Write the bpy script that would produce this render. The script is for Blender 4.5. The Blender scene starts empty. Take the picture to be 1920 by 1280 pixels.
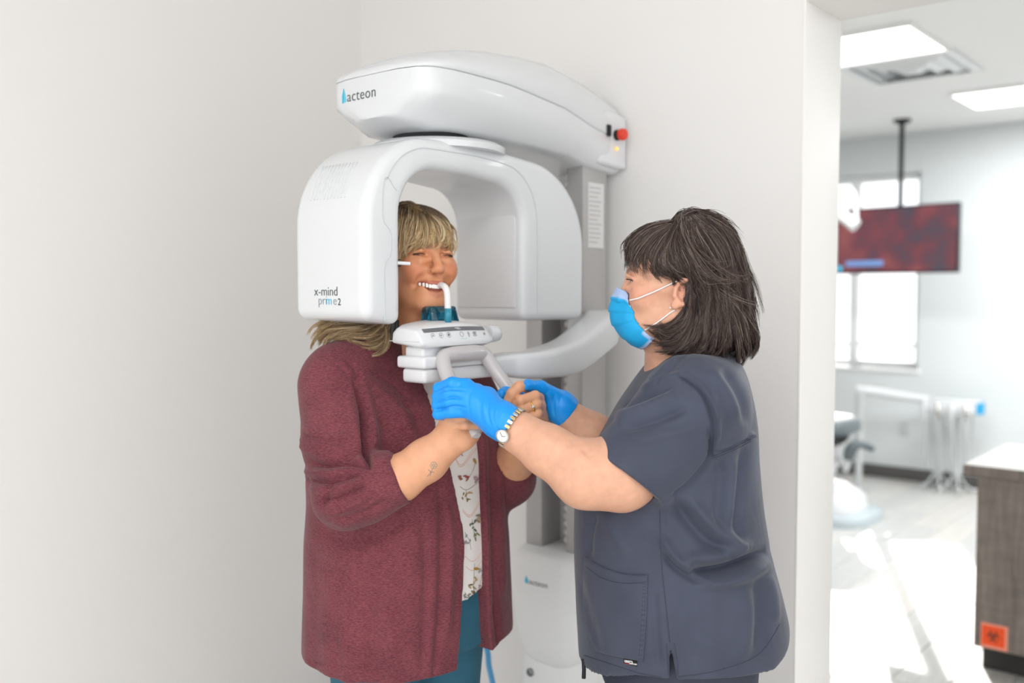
import bpy, bmesh, math, random
import numpy as np
from mathutils import Vector, Matrix
from mathutils.bvhtree import BVHTree
SC = bpy.context.scene
COL = SC.collection
PI = math.pi
# ------------------------------------------------------------------ camera
EYE = 1.45                                  # camera height
FPX = 1778.0                                # focal length for a 1920 px wide frame
PITCH = math.atan(93.0 / FPX)
CY, SY = 0.763, 0.6464                      # camera turned 40.3 degrees from the room's +Y
_n = math.hypot(CY, SY); CY /= _n; SY /= _n
YAW = math.atan2(SY, CY)
cam_d = bpy.data.cameras.new('camera')
cam = bpy.data.objects.new('camera', cam_d); COL.objects.link(cam)
cam_d.sensor_width = 36.0; cam_d.lens = 36.0 * FPX / 1920.0
cam.location = (0, 0, EYE)
cam.rotation_euler = (PI/2 - PITCH, 0, YAW)
cam_d.clip_start = 0.05
cam_d.dof.use_dof = True
cam_d.dof.focus_distance = 1.76
cam_d.dof.aperture_fstop = 1.9
SC.camera = cam
# ------------------------------------------------------------------ world, sun, exposure
w = bpy.data.worlds.new('world'); SC.world = w; w.use_nodes = True
bg = w.node_tree.nodes['Background']
bg.inputs[0].default_value = (0.96, 0.98, 1.0, 1); bg.inputs[1].default_value = 1.9
sd = bpy.data.lights.new('sun', 'SUN'); sd.energy = 8.5; sd.angle = math.radians(0.6); sd.color = (1, 0.97, 0.92)
sun = bpy.data.objects.new('sun', sd); COL.objects.link(sun)
sun.rotation_euler = Vector((0.80, -1.74, -0.86)).to_track_quat('-Z', 'Y').to_euler()
sun.location = (-6, 14, 7)
def area(name, loc, sx, sy, power, col=(1, 0.99, 0.975)):
    d = bpy.data.lights.new(name, 'AREA'); d.shape = 'RECTANGLE'; d.size = sx; d.size_y = sy; d.energy = power; d.color = col
    o = bpy.data.objects.new(name, d); COL.objects.link(o); o.location = loc
    return o
CEIL = 2.70
ADDED_LIGHT_SPOTS = [(-0.3, -0.3), (1.5, -0.3), (-0.3, -2.1), (1.5, -2.1)]       # unseen lamp panels, added and placed to light the near room
for lx, ly in ADDED_LIGHT_SPOTS: area('panel_lamp', (lx, ly, CEIL - .03), .56, 1.16, 8.5)
FAR_CEIL = 2.655
FAR_LIGHTS = [(-2.01, 4.715), (-1.15, 6.45), (0.5, 4.7), (0.5, 6.3)]
for lx, ly in FAR_LIGHTS: area('panel_lamp_far', (lx, ly, FAR_CEIL - .03), 1.16, .56, 33, (.97, .99, 1.0))
vs = SC.view_settings
vs.view_transform = 'Standard'; vs.look = 'None'; vs.gamma = 1.0; vs.use_curve_mapping = False
vs.exposure = 0.03
try:
    SC.cycles.use_denoising = True
    SC.cycles.max_bounces = 8; SC.cycles.diffuse_bounces = 5
    SC.cycles.sample_clamp_indirect = 6.0
except Exception: pass
# ------------------------------------------------------------------ measuring: photograph pixel + forward distance -> point in the room
def V(px, py, D):
    vv = (640.0 - py) / FPX; cp, sp = math.cos(PITCH), math.sin(PITCH)
    d = D / (cp + vv * sp)
    xc = (px - 960.0) / FPX * d
    return np.array([CY * xc - SY * D, SY * xc + CY * D, EYE + d * (vv * cp - sp)])
RIGHT = np.array([CY, SY, 0.0]); FWD = np.array([-SY, CY, 0.0]); UP = np.array([0, 0, 1.0])
# ------------------------------------------------------------------ materials
def lin(h):
    if isinstance(h, str):
        h = h.lstrip('#'); c = [int(h[i:i+2], 16) / 255 for i in (0, 2, 4)]
    else: c = h
    return tuple(x / 12.92 if x <= .04045 else ((x + .055) / 1.055) ** 2.4 for x in c) + (1.0,)
MATS = {}
def newmat(name):
    m = bpy.data.materials.new(name); m.use_nodes = True
    return m, m.node_tree, m.node_tree.nodes['Principled BSDF']
def mat(name, col, rough=.5, metal=0, coat=0, bump=None, emit=None, trans=0, ior=1.45, var=None, sss=0, spec=.5, sheen=0, alpha=1):
    if name in MATS: return MATS[name]
    m, nt, b = newmat(name); N, L = nt.nodes, nt.links
    c = lin(col)
    b.inputs['Base Color'].default_value = c
    b.inputs['Roughness'].default_value = rough; b.inputs['Metallic'].default_value = metal
    b.inputs['Coat Weight'].default_value = coat; b.inputs['Coat Roughness'].default_value = .06
    b.inputs['Transmission Weight'].default_value = trans; b.inputs['IOR'].default_value = ior
    b.inputs['Specular IOR Level'].default_value = spec
    b.inputs['Sheen Weight'].default_value = sheen
    b.inputs['Alpha'].default_value = alpha
    if sss:
        b.inputs['Subsurface Weight'].default_value = sss; b.inputs['Subsurface Radius'].default_value = (1, .35, .2); b.inputs['Subsurface Scale'].default_value = .006
    if emit: b.inputs['Emission Color'].default_value = lin(emit[0]); b.inputs['Emission Strength'].default_value = emit[1]
    tc = N.new('ShaderNodeTexCoord')
    if var:                                       # (scale, amount): cloudy variation of the thing's own colour
        n = N.new('ShaderNodeTexNoise'); n.inputs['Scale'].default_value = var[0]; n.inputs['Detail'].default_value = 4
        L.new(tc.outputs['Object'], n.inputs['Vector'])
        mx = N.new('ShaderNodeMix'); mx.data_type = 'RGBA'
        mx.inputs[6].default_value = tuple(x * (1 - var[1]) for x in c[:3]) + (1,); mx.inputs[7].default_value = tuple(min(1, x * (1 + var[1])) for x in c[:3]) + (1,)
        L.new(n.outputs['Fac'], mx.inputs[0]); L.new(mx.outputs[2], b.inputs['Base Color'])
    if bump:                                      # (scale, strength, distance)
        n = N.new('ShaderNodeTexNoise'); n.inputs['Scale'].default_value = bump[0]; n.inputs['Detail'].default_value = 3
        L.new(tc.outputs['Object'], n.inputs['Vector'])
        bp = N.new('ShaderNodeBump'); bp.inputs['Strength'].default_value = bump[1]; bp.inputs['Distance'].default_value = bump[2] if len(bump) > 2 else .002
        L.new(n.outputs['Fac'], bp.inputs['Height']); L.new(bp.outputs['Normal'], b.inputs['Normal'])
    MATS[name] = m
    return m
# ------------------------------------------------------------------ objects
OFF = {}
def thing(name, label, cat, loc=(0, 0, 0), group=None, kind=None):
    o = bpy.data.objects.new(name, None); COL.objects.link(o); o.location = loc
    o.empty_display_size = .1
    if label: o['label'] = label
    if cat: o['category'] = cat
    if group: o['group'] = group
    if kind: o['kind'] = kind
    OFF[o.name] = np.array(loc, float)
    return o
def link_mesh(name, me, m, parent=None, smooth=True, label=None, kind=None, cat=None, group=None):
    o = bpy.data.objects.new(name, me); COL.objects.link(o)
    if m is not None and not me.materials: me.materials.append(m)
    if parent is not None:
        o.parent = parent; OFF[o.name] = OFF[parent.name]
    else: OFF[o.name] = np.zeros(3)
    if label: o['label'] = label
    if kind: o['kind'] = kind
    if cat: o['category'] = cat
    if group: o['group'] = group
    if smooth:
        me.polygons.foreach_set('use_smooth', np.ones(len(me.polygons), bool))
    return o
def offset(parent): return OFF[parent.name] if parent is not None else np.zeros(3)
def from_bm(name, bm, m, parent=None, smooth=True, sharp=None, **k):
    off = offset(parent)
    if np.any(off): bmesh.ops.translate(bm, verts=bm.verts, vec=Vector(-off))
    bmesh.ops.recalc_face_normals(bm, faces=bm.faces)
    me = bpy.data.meshes.new(name); bm.to_mesh(me); bm.free()
    o = link_mesh(name, me, m, parent, smooth, **k)
    if smooth and sharp is not None:
        me.set_sharp_from_angle(angle=math.radians(sharp))
    return o
def from_arrays(name, vv, ff, m, parent=None, smooth=True, col=None, **k):
    """vv (n,3), ff (m,3|4) -> mesh, fast"""
    vv = np.asarray(vv, np.float32) - offset(parent).astype(np.float32); ff = np.asarray(ff, np.int32)
    me = bpy.data.meshes.new(name)
    me.vertices.add(len(vv)); me.vertices.foreach_set('co', vv.ravel())
    kf = ff.shape[1]
    me.loops.add(ff.size); me.loops.foreach_set('vertex_index', ff.ravel())
    me.polygons.add(len(ff)); me.polygons.foreach_set('loop_start', np.arange(0, ff.size, kf, dtype=np.int32))
    me.polygons.foreach_set('loop_total', np.full(len(ff), kf, np.int32))
    me.update(calc_edges=True); me.validate()
    if col is not None:
        a = me.attributes.new('Col', 'FLOAT_COLOR', 'POINT')
        c = np.ones((len(vv), 4), np.float32); c[:, :3] = col
        a.data.foreach_set('color', c.ravel())
    return link_mesh(name, me, m, parent, smooth, **k)
def BM(): return bmesh.new()
def add_box(bm, lo, hi, bev=0, seg=2, M=None):
    r = bmesh.ops.create_cube(bm, size=1)
    vs_ = r['verts']; lo = np.array(lo, float); hi = np.array(hi, float)
    for v in vs_:
        v.co = Vector(((lo + hi) / 2 + np.array(v.co) * (hi - lo)))
    if bev:
        es = list({e for v in vs_ for e in v.link_edges})
        g = bmesh.ops.bevel(bm, geom=es, offset=min(bev, .49 * float(min(abs(hi - lo)))), segments=seg, affect='EDGES', profile=.5)
        vs_ = list({v for f in g['faces'] for v in f.verts} | {v for v in vs_ if v.is_valid})
    if M is not None: bmesh.ops.transform(bm, matrix=M, verts=vs_)
    return vs_
def add_tube(bm, pts, r, n=10, cap=True, closed=False, flat=None):
    """round bar along pts; r number or list; flat=(axis vec, factor)"""
    P = [np.array(p, float) for p in pts]; K = len(P)
    R = [r] * K if np.isscalar(r) else list(r)
    rings = []; prev = None
    for i in range(K):
        if closed: t = P[(i + 1) % K] - P[i - 1]
        else: t = P[min(i + 1, K - 1)] - P[max(i - 1, 0)]
        t /= np.linalg.norm(t) + 1e-12
        if prev is None:
            a = np.array([0, 0, 1.0]) if abs(t[2]) < .9 else np.array([1.0, 0, 0])
            u = np.cross(t, a)
        else: u = prev - t * np.dot(prev, t)
        u /= np.linalg.norm(u) + 1e-12; prev = u; w_ = np.cross(t, u)
        ring = []
        for k in range(n):
            a = 2 * PI * k / n
            d = (u * math.cos(a) + w_ * math.sin(a)) * R[i]
            if flat is not None: d = d + np.array(flat[0]) * np.dot(d, flat[0]) * (flat[1] - 1)
            ring.append(bm.verts.new(Vector(P[i] + d)))
        rings.append(ring)
    for i in range(K if closed else K - 1):
        A, B = rings[i], rings[(i + 1) % K]
        for k in range(n):
            bm.faces.new((A[k], A[(k + 1) % n], B[(k + 1) % n], B[k]))
    if cap and not closed:
        bm.faces.new(rings[0][::-1]); bm.faces.new(rings[-1])
def add_prism(bm, poly, axis, a, b):
    """polygon in the two other axes (cyclic order) extruded along axis from a to b"""
    o = [(axis + 1) % 3, (axis + 2) % 3]
    def mk(p, t):
        c = [0, 0, 0]; c[axis] = t; c[o[0]] = p[0]; c[o[1]] = p[1]; return bm.verts.new(c)
    A = [mk(p, a) for p in poly]; B = [mk(p, b) for p in poly]; n = len(poly)
    f0 = bm.faces.new(A[::-1]); f1 = bm.faces.new(B)
    sides = [bm.faces.new((A[i], A[(i + 1) % n], B[(i + 1) % n], B[i])) for i in range(n)]
    return f0, f1, sides
def add_lathe(bm, prof, c, n=24, axis=2):
    """prof [(r, t)] round an axis through c"""
    o = [(axis + 1) % 3, (axis + 2) % 3]; rings = []
    for r, t in prof:
        ring = []
        for k in range(n):
            a = 2 * PI * k / n; q = [0, 0, 0]
            q[axis] = c[axis] + t; q[o[0]] = c[o[0]] + r * math.cos(a); q[o[1]] = c[o[1]] + r * math.sin(a)
            ring.append(bm.verts.new(q))
        rings.append(ring)
    for A, B in zip(rings, rings[1:]):
        for k in range(n): bm.faces.new((A[k], A[(k + 1) % n], B[(k + 1) % n], B[k]))
    bm.faces.new(rings[0][::-1]); bm.faces.new(rings[-1])
def add_loft(bm, rings, cap=True):
    R = [[bm.verts.new(Vector(p)) for p in r] for r in rings]; n = len(R[0])
    for A, B in zip(R, R[1:]):
        for k in range(n): bm.faces.new((A[k], A[(k + 1) % n], B[(k + 1) % n], B[k]))
    if cap: bm.faces.new(R[0][::-1]); bm.faces.new(R[-1])
def box(name, lo, hi, m, parent=None, bev=.004, seg=2, smooth=True, **k):
    bm = BM(); add_box(bm, lo, hi, bev, seg)
    return from_bm(name, bm, m, parent, smooth, sharp=35, **k)
def tube(name, pts, r, m, parent=None, n=10, **k):
    fl = k.pop('flat', None); cl = k.pop('closed', False)
    bm = BM(); add_tube(bm, pts, r, n, closed=cl, flat=fl)
    return from_bm(name, bm, m, parent, True, sharp=50, **k)
def crom(pts, n):
    """Catmull-Rom resample through pts"""
    P = np.array(pts, float); K = len(P)
    out = []
    ts = np.linspace(0, K - 1, n)
    for t in ts:
        i = min(int(t), K - 2); f = t - i
        p0, p1, p2, p3 = P[max(i - 1, 0)], P[i], P[i + 1], P[min(i + 2, K - 1)]
        out.append(.5 * ((2 * p1) + (-p0 + p2) * f + (2 * p0 - 5 * p1 + 4 * p2 - p3) * f * f + (-p0 + 3 * p1 - 3 * p2 + p3) * f ** 3))
    return np.array(out)
def text_mesh(s, size, extrude=.0004, spacing=1.0, offset_=0.0):
    cu = bpy.data.curves.new('t', 'FONT'); cu.body = s; cu.size = size; cu.extrude = extrude; cu.space_character = spacing; cu.offset = offset_
    cu.resolution_u = 4
    o = bpy.data.objects.new('t', cu); COL.objects.link(o)
    dg = bpy.context.evaluated_depsgraph_get()
    me = bpy.data.meshes.new_from_object(o.evaluated_get(dg))
    bpy.data.objects.remove(o); bpy.data.curves.remove(cu)
    v = np.empty(len(me.vertices) * 3, np.float32); me.vertices.foreach_get('co', v); v = v.reshape(-1, 3)
    me.materials.clear()
    return me, v
def text(name, s, size, org, ux, uy, m, parent, surf=None, spacing=1.0, lift=.0006, weight=0.0, along=None, **k):
    """lettering with its baseline start at org, running along ux with up uy; surf: BVH it is laid onto along direction -(ux x uy)"""
    me, v = text_mesh(s, size, .0003, spacing, weight * size)
    ux = np.array(ux, float); uy = np.array(uy, float); nz = np.cross(ux, uy); nz /= np.linalg.norm(nz)
    P = np.array(org, float) + v[:, :1] * ux + v[:, 1:2] * uy + v[:, 2:] * nz
    if surf is not None:
        for i in range(len(P)):
            h, nn, fi, ds = surf.ray_cast(Vector(P[i] + nz * .2), Vector(-nz), .6)
            if h is not None: P[i] = np.array(h) + nz * (lift + v[i, 2])
    P -= offset(parent)
    me.vertices.foreach_set('co', P.astype(np.float32).ravel()); me.update()
    return link_mesh(name, me, m, parent, False, **k)
def bvh_of(o):
    me = o.data
    return BVHTree.FromPolygons([Vector(v.co) + Vector(OFF[o.name]) for v in me.vertices], [list(p.vertices) for p in me.polygons])
def copy_tree(o, parent=None):
    c = o.copy(); COL.objects.link(c); c.parent = parent
    OFF[c.name] = OFF[o.name]
    for ch in [x for x in o.children]: copy_tree(ch, c)
    return c
# ------------------------------------------------------------------ solid modelling: signed distance on a grid, then surface nets
class Field:
    def __init__(s, xs, ys, zs):
        s.X, s.Y, s.Z = [np.asarray(a, np.float32) for a in (xs, ys, zs)]
        s.v = np.full((len(s.X), len(s.Y), len(s.Z)), .08, np.float32)
        s.fr = (np.eye(3), np.zeros(3))
    def frame(s, R=None, o=None): s.fr = (np.eye(3) if R is None else np.array(R), np.zeros(3) if o is None else np.array(o))
    def pt(s, p): return s.fr[0] @ np.asarray(p, float) + s.fr[1]
    def block(s, lo, hi):
        i0, i1 = np.searchsorted(s.X, [lo[0], hi[0]]); j0, j1 = np.searchsorted(s.Y, [lo[1], hi[1]]); k0, k1 = np.searchsorted(s.Z, [lo[2], hi[2]])
        if i1 <= i0 or j1 <= j0 or k1 <= k0: return None
        return (slice(i0, i1), slice(j0, j1), slice(k0, k1)), s.X[i0:i1, None, None], s.Y[None, j0:j1, None], s.Z[None, None, k0:k1]
    def put(s, sl, d, k, op):
        a = s.v[sl]
        if op == '+':
            if k > 0:
                h = np.maximum(k - np.abs(a - d), 0) / k; s.v[sl] = np.minimum(a, d) - h * h * k * .25
            else: s.v[sl] = np.minimum(a, d)
        else:
            if k > 0:
                h = np.maximum(k - np.abs(a + d), 0) / k; s.v[sl] = np.maximum(a, -d) + h * h * k * .25
            else: s.v[sl] = np.maximum(a, -d)
    def cone(s, a, b, ra, rb=None, k=.01, op='+', flat=None):
        rb = ra if rb is None else rb
        a = s.pt(a); b = s.pt(b); m = max(ra, rb) * (1.0 if flat is None else max(1.0, 1 / flat[1])) + k + .012
        B = s.block(np.minimum(a, b) - m, np.maximum(a, b) + m)
        if B is None: return
        sl, x, y, z = B; ab = b - a; L2 = float(ab @ ab) + 1e-12
        px, py, pz = x - a[0], y - a[1], z - a[2]
        t = np.clip((px * ab[0] + py * ab[1] + pz * ab[2]) / L2, 0, 1)
        qx, qy, qz = px - t * ab[0], py - t * ab[1], pz - t * ab[2]
        d2 = qx * qx + qy * qy + qz * qz
        if flat is not None:
            n = s.fr[0] @ np.asarray(flat[0], float); n = n / np.linalg.norm(n)
            c = qx * n[0] + qy * n[1] + qz * n[2]
            d2 = d2 + c * c * (flat[1] ** 2 - 1)
        s.put(sl, (np.sqrt(d2) - (ra + (rb - ra) * t)).astype(np.float32), k, op)
    def chain(s, pts, rs, k=.01, op='+', flat=None):
        for i in range(len(pts) - 1): s.cone(pts[i], pts[i + 1], rs[i], rs[i + 1], k, op, flat)
    def ell(s, c, r, R=None, k=.01, op='+'):
        c = s.pt(c); M = s.fr[0] if R is None else s.fr[0] @ np.asarray(R); r = np.asarray(r, float)
        ext = np.sqrt(((M * r) ** 2).sum(1)) + k + .012
        B = s.block(c - ext, c + ext)
        if B is None: return
        sl, x, y, z = B; px, py, pz = x - c[0], y - c[1], z - c[2]
        k0 = 0; k1 = 0
        for i in range(3):
            q = px * M[0, i] + py * M[1, i] + pz * M[2, i]
            k0 = k0 + (q / r[i]) ** 2; k1 = k1 + (q / r[i] ** 2) ** 2
        k0 = np.sqrt(k0); d = k0 * (k0 - 1) / np.sqrt(k1 + 1e-9)
        s.put(sl, d.astype(np.float32), k, op)
    def loft(s, secs, k=.02, op='+', ex=2.3, fold=None, cam=False):
        """secs: (z, cx, cy, hx, hy) ascending in z, axes of the room; fold(theta, z) -> radial factor"""
        S = np.array(sorted(secs), float); zs = S[:, 0]
        lo = np.array([(S[:, 1] - S[:, 3]).min() - .05, (S[:, 2] - S[:, 4]).min() - .05, zs[0] - .03])
        hi = np.array([(S[:, 1] + S[:, 3]).max() + .05, (S[:, 2] + S[:, 4]).max() + .05, zs[-1] + .03])
        if cam:
            cs = np.array([a * RIGHT + b * FWD for a in (lo[0], hi[0]) for b in (lo[1], hi[1])])
            lo[:2] = cs.min(0)[:2]; hi[:2] = cs.max(0)[:2]
        B = s.block(lo, hi)
        if B is None: return
        sl, x, y, z = B
        zz = z.ravel()
        if cam: x, y = x * CY + y * SY, -x * SY + y * CY
        # smooth (Catmull-like) interpolation of the section values
        f = [np.interp(zz, zs, S[:, i]) for i in range(1, 5)]
        ker = np.ones(9) / 9
        if len(zz) > 20: f = [np.convolve(np.pad(a, 4, mode='edge'), ker, 'valid') for a in f]
        cx, cy, hx, hy = [a[None, None, :].astype(np.float32) for a in f]
        u = (x - cx) / hx; v = (y - cy) / hy
        rr = (np.abs(u) ** ex + np.abs(v) ** ex) ** (1 / ex)
        if fold is not None:
            rr = rr / fold(np.arctan2(v, u), z)
        d = (rr - 1) * np.minimum(hx, hy)
        d = np.maximum(d, np.maximum(zs[0] - z, z - zs[-1]))
        s.put(sl, d.astype(np.float32), k, op)
    def mesh(s):
        v = s.v; ins = v < 0
        c = [ins[a:a + v.shape[0] - 1, b:b + v.shape[1] - 1, d:d + v.shape[2] - 1] for a in (0, 1) for b in (0, 1) for d in (0, 1)]
        anyi = c[0].copy(); alli = c[0].copy()
        for q in c[1:]: anyi |= q; alli &= q
        act = anyi & ~alli
        idx = np.argwhere(act); n = len(idx)
        ids = np.full(act.shape, -1, np.int32); ids[act] = np.arange(n, dtype=np.int32)
        I, J, K = idx.T
        val = {}
        for a in (0, 1):
            for b in (0, 1):
                for d in (0, 1): val[a, b, d] = v[I + a, J + b, K + d]
        acc = np.zeros((n, 3)); cnt = np.zeros(n)
        cor = list(val)
        for p in cor:
            for ax in range(3):
                if p[ax]: continue
                q = list(p); q[ax] = 1; q = tuple(q)
                va, vb = val[p], val[q]; cr = (va < 0) != (vb < 0)
                t = np.where(cr, va / np.where(cr, va - vb, 1), 0)
                e = np.array(p, float)[None, :].repeat(n, 0); e[:, ax] = t
                acc += e * cr[:, None]; cnt += cr
        f = acc / cnt[:, None]
        out = np.empty((n, 3))
        for ax, (G, ii) in enumerate(((s.X, I), (s.Y, J), (s.Z, K))):
            out[:, ax] = G[ii] + (G[ii + 1] - G[ii]) * f[:, ax]
        F = []
        for ax in range(3):
            sl0 = [slice(None)] * 3; sl1 = [slice(None)] * 3; sl0[ax] = slice(0, -1); sl1[ax] = slice(1, None)
            A, B_ = ins[tuple(sl0)], ins[tuple(sl1)]
            u, w_ = (ax + 1) % 3, (ax + 2) % 3
            e = np.argwhere(A != B_)
            e = e[(e[:, u] > 0) & (e[:, w_] > 0) & (e[:, u] < v.shape[u] - 1) & (e[:, w_] < v.shape[w_] - 1)]
            fl = A[tuple(e.T)]
            def cell(du, dw):
                q = e.copy(); q[:, u] -= du; q[:, w_] -= dw; return ids[tuple(q.T)]
            quad = np.stack([cell(1, 1), cell(0, 1), cell(0, 0), cell(1, 0)], 1)
            quad[~fl] = quad[~fl][:, ::-1]
            F.append(quad)
        F = np.concatenate(F); F = F[(F >= 0).all(1)]
        return out, F
    def grad(s, P, e=.0015): pass
def smooth_mesh(Vv, F, it=1, lam=.5):
    n = len(Vv)
    for _ in range(it):
        acc = np.zeros((n, 3)); cnt = np.zeros(n)
        for i in range(4):
            a = F[:, i]; b = F[:, (i + 1) % 4]
            for ax in range(3): acc[:, ax] += np.bincount(a, Vv[b, ax], n) + np.bincount(b, Vv[a, ax], n)
            cnt += np.bincount(a, minlength=n) + np.bincount(b, minlength=n)
        Vv = Vv + lam * (acc / np.maximum(cnt, 1)[:, None] - Vv)
    return Vv
def spaced(lo, hi, h, fine):
    """coordinates lo..hi at spacing h, at spacing hf inside every (a, b, hf) of fine"""
    out = [lo]
    while out[-1] < hi:
        x = out[-1]; st = h
        for a, b, hf in fine:
            if a - .004 <= x <= b: st = min(st, hf)
            elif x < a: st = min(st, max(hf, (a - x) * .5))
        out.append(x + st)
    return np.array(out, np.float32)
def rotm(fwd, pitch=0.0, roll=0.0):
    """columns: person's right, forward, up, for a head or body looking along fwd (horizontal)"""
    f = np.array([fwd[0], fwd[1], 0.0]); f /= np.linalg.norm(f)
    r = np.cross(f, UP); u = UP.copy()
    c, s_ = math.cos(pitch), math.sin(pitch); f, u = f * c + u * s_, u * c - f * s_
    c, s_ = math.cos(roll), math.sin(roll); r, u = r * c + u * s_, u * c - r * s_
    return np.stack([r, f, u], 1)
# ------------------------------------------------------------------ strands of hair as thin tapering bars in one mesh
def strands(name, guides, N, m, parent, cols, rad=.0007, jit=.004, seed=1, wave=0.0, M=12, tipjit=None, cluster=0, surf=None, lift=(.0015, .006), lenvar=.25, locks=0, **k):
    """guides: list of polylines (K,3), neighbours are blended; cols: function(u, t, rnd) -> rgb"""
    rng = np.random.default_rng(seed)
    G = np.stack([crom(g, M) for g in guides]); ng = len(G)
    u = rng.random(N) * (ng - 1)
    if cluster:
        uc = np.round(u * cluster) / cluster; u = np.clip(uc + (u - uc) * .45, 0, ng - 1.0001)
    i = np.minimum(u.astype(int), ng - 2); f = (u - i)[:, None, None]
    P = G[i] * (1 - f) + G[i + 1] * f
    t = np.linspace(0, 1, M)[None, :, None]
    cut = 1 - lenvar * rng.random(N) ** 2
    tt = np.linspace(0, 1, M)[None, :] * cut[:, None] * (M - 1)
    i0 = np.minimum(tt.astype(int), M - 2); fr_ = (tt - i0)[..., None]
    ar = np.arange(N)[:, None]
    P = P[ar, i0] * (1 - fr_) + P[ar, i0 + 1] * fr_
    if locks:
        li = np.minimum((u / (ng - 1) * locks).astype(int), locks - 1) + locks * rng.integers(0, 3, N)
        lo2 = rng.normal(size=(locks * 3, 1, 3)) * jit * 1.6; lph = rng.random((locks * 3, 1, 3)) * 6.28; lfq = 3 + 4 * rng.random((locks * 3, 1, 1))
        P = P + lo2[li] * t + wave * np.sin(t * lfq[li] + lph[li]) * t; jit = jit * .4; tipjit = jit * .6; wave = wave * .15
    o = rng.normal(size=(N, 1, 3)) * jit; o2 = rng.normal(size=(N, 1, 3)) * (jit if tipjit is None else tipjit)
    P = P + o * (1 - t) + o2 * t
    if wave:
        ph = rng.random((N, 1, 3)) * 6.28; fq = 4 + 5 * rng.random((N, 1, 1))
        P = P + wave * np.sin(t * fq + ph) * t
    if surf is not None:
        lf = lift[0] + (lift[1] - lift[0]) * rng.random(N)
        for sf in surf:
            for a in range(N):
                for b in range(M):
                    h, nn, fi, ds = sf.find_nearest(Vector(P[a, b]), .05)
                    if h is not None:
                        nn = np.array(nn); hh = np.array(h); dd = float((P[a, b] - hh) @ nn)
                        if dd < lf[a]: P[a, b] = P[a, b] + nn * (lf[a] - dd)
    T = np.gradient(P, axis=1); T /= np.linalg.norm(T, axis=2, keepdims=True) + 1e-9
    a = np.cross(T, rng.normal(size=(N, 1, 3))); a /= np.linalg.norm(a, axis=2, keepdims=True) + 1e-9
    b = np.cross(T, a)
    R = rad * (.7 + .6 * rng.random((N, 1, 1))) * np.clip(1.25 - t ** 2, .18, 1)
    vv = np.stack([P + R * (a * math.cos(q) + b * math.sin(q)) for q in (0, 2.094, 4.189)], 2)      # N,M,3,3
    ids = np.arange(N * M * 3).reshape(N, M, 3)
    F = [np.stack([ids[:, :-1, q], ids[:, :-1, (q + 1) % 3], ids[:, 1:, (q + 1) % 3], ids[:, 1:, q]], -1).reshape(-1, 4) for q in range(3)]
    rnd = rng.random(N)
    c = cols((u / (ng - 1))[:, None].repeat(M, 1), np.linspace(0, 1, M)[None].repeat(N, 0), rnd[:, None].repeat(M, 1))
    c = c[:, :, None, :].repeat(3, 2).reshape(-1, 3)
    return from_arrays(name, vv.reshape(-1, 3), np.concatenate(F), m, parent, True, col=c, **k)
def vcol_mat(name, rough=.5, sss=0, bump=None, spec=.5, noise=None, coat=0, aniso=0):
    """material whose colour is the mesh's own 'Col' attribute"""
    if name in MATS: return MATS[name]
    m, nt, b = newmat(name); N, L = nt.nodes, nt.links
    a = N.new('ShaderNodeAttribute'); a.attribute_name = 'Col'
    src = a.outputs['Color']
    tc = N.new('ShaderNodeTexCoord')
    if noise:
        n = N.new('ShaderNodeTexNoise'); n.inputs['Scale'].default_value = noise[0]; n.inputs['Detail'].default_value = 5
        L.new(tc.outputs['Object'], n.inputs['Vector'])
        mr = N.new('ShaderNodeMapRange'); mr.inputs[1].default_value = .3; mr.inputs[2].default_value = .7; mr.inputs[3].default_value = 1 - noise[1]; mr.inputs[4].default_value = 1 + noise[1]
        L.new(n.outputs['Fac'], mr.inputs[0])
        mx = N.new('ShaderNodeVectorMath'); mx.operation = 'SCALE'; L.new(src, mx.inputs[0]); L.new(mr.outputs[0], mx.inputs['Scale']); src = mx.outputs[0]
    L.new(src, b.inputs['Base Color'])
    b.inputs['Roughness'].default_value = rough; b.inputs['Specular IOR Level'].default_value = spec; b.inputs['Coat Weight'].default_value = coat
    if sss:
        b.inputs['Subsurface Weight'].default_value = sss; b.inputs['Subsurface Radius'].default_value = (1, .35, .2); b.inputs['Subsurface Scale'].default_value = .005
    if bump:
        n = N.new('ShaderNodeTexNoise'); n.inputs['Scale'].default_value = bump[0]; n.inputs['Detail'].default_value = 3
        L.new(tc.outputs['Object'], n.inputs['Vector'])
        bp = N.new('ShaderNodeBump'); bp.inputs['Strength'].default_value = bump[1]; bp.inputs['Distance'].default_value = .001
        L.new(n.outputs['Fac'], bp.inputs['Height']); L.new(bp.outputs['Normal'], b.inputs['Normal'])
    MATS[name] = m
    return m
# =================================================================== the room
WALLY = 2.16; WALL_END = -0.935; JAMB = 2.378; LEFTX = -2.506; FARY = 7.49
HEAD_Z = 2.128
m_wall = mat('wall_paint', '#e8e6e4', .75, bump=(260, .05, .001), var=(1.2, .012))
m_wall_far = mat('far_wall_paint', '#e0e4e5', .75, bump=(260, .05, .001), var=(1.2, .012))
m_ceil = mat('ceiling_paint', '#f4f4f3', .8, bump=(300, .08, .001))
def struct(name, lo, hi, m, bev=.0):
    return box(name, lo, hi, m, None, bev, kind='structure', smooth=bool(bev))
struct('wall_left', (LEFTX - .15, -3.2, 0), (LEFTX, WALLY, CEIL), m_wall)
struct('wall_back', (LEFTX - .15, WALLY, 0), (WALL_END, JAMB, CEIL), m_wall)
struct('trim_1', (WALL_END - .001, WALLY - .001, 0), (WALL_END + .004, JAMB + .001, HEAD_Z + .002), mat('jamb_paint', '#f0eeeb', .5), .0015)
struct('wall_header', (WALL_END, WALLY, HEAD_Z), (.75, JAMB, CEIL), m_wall)
struct('wall_right', (.75, WALLY, 0), (3.2, JAMB, CEIL), m_wall)
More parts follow.
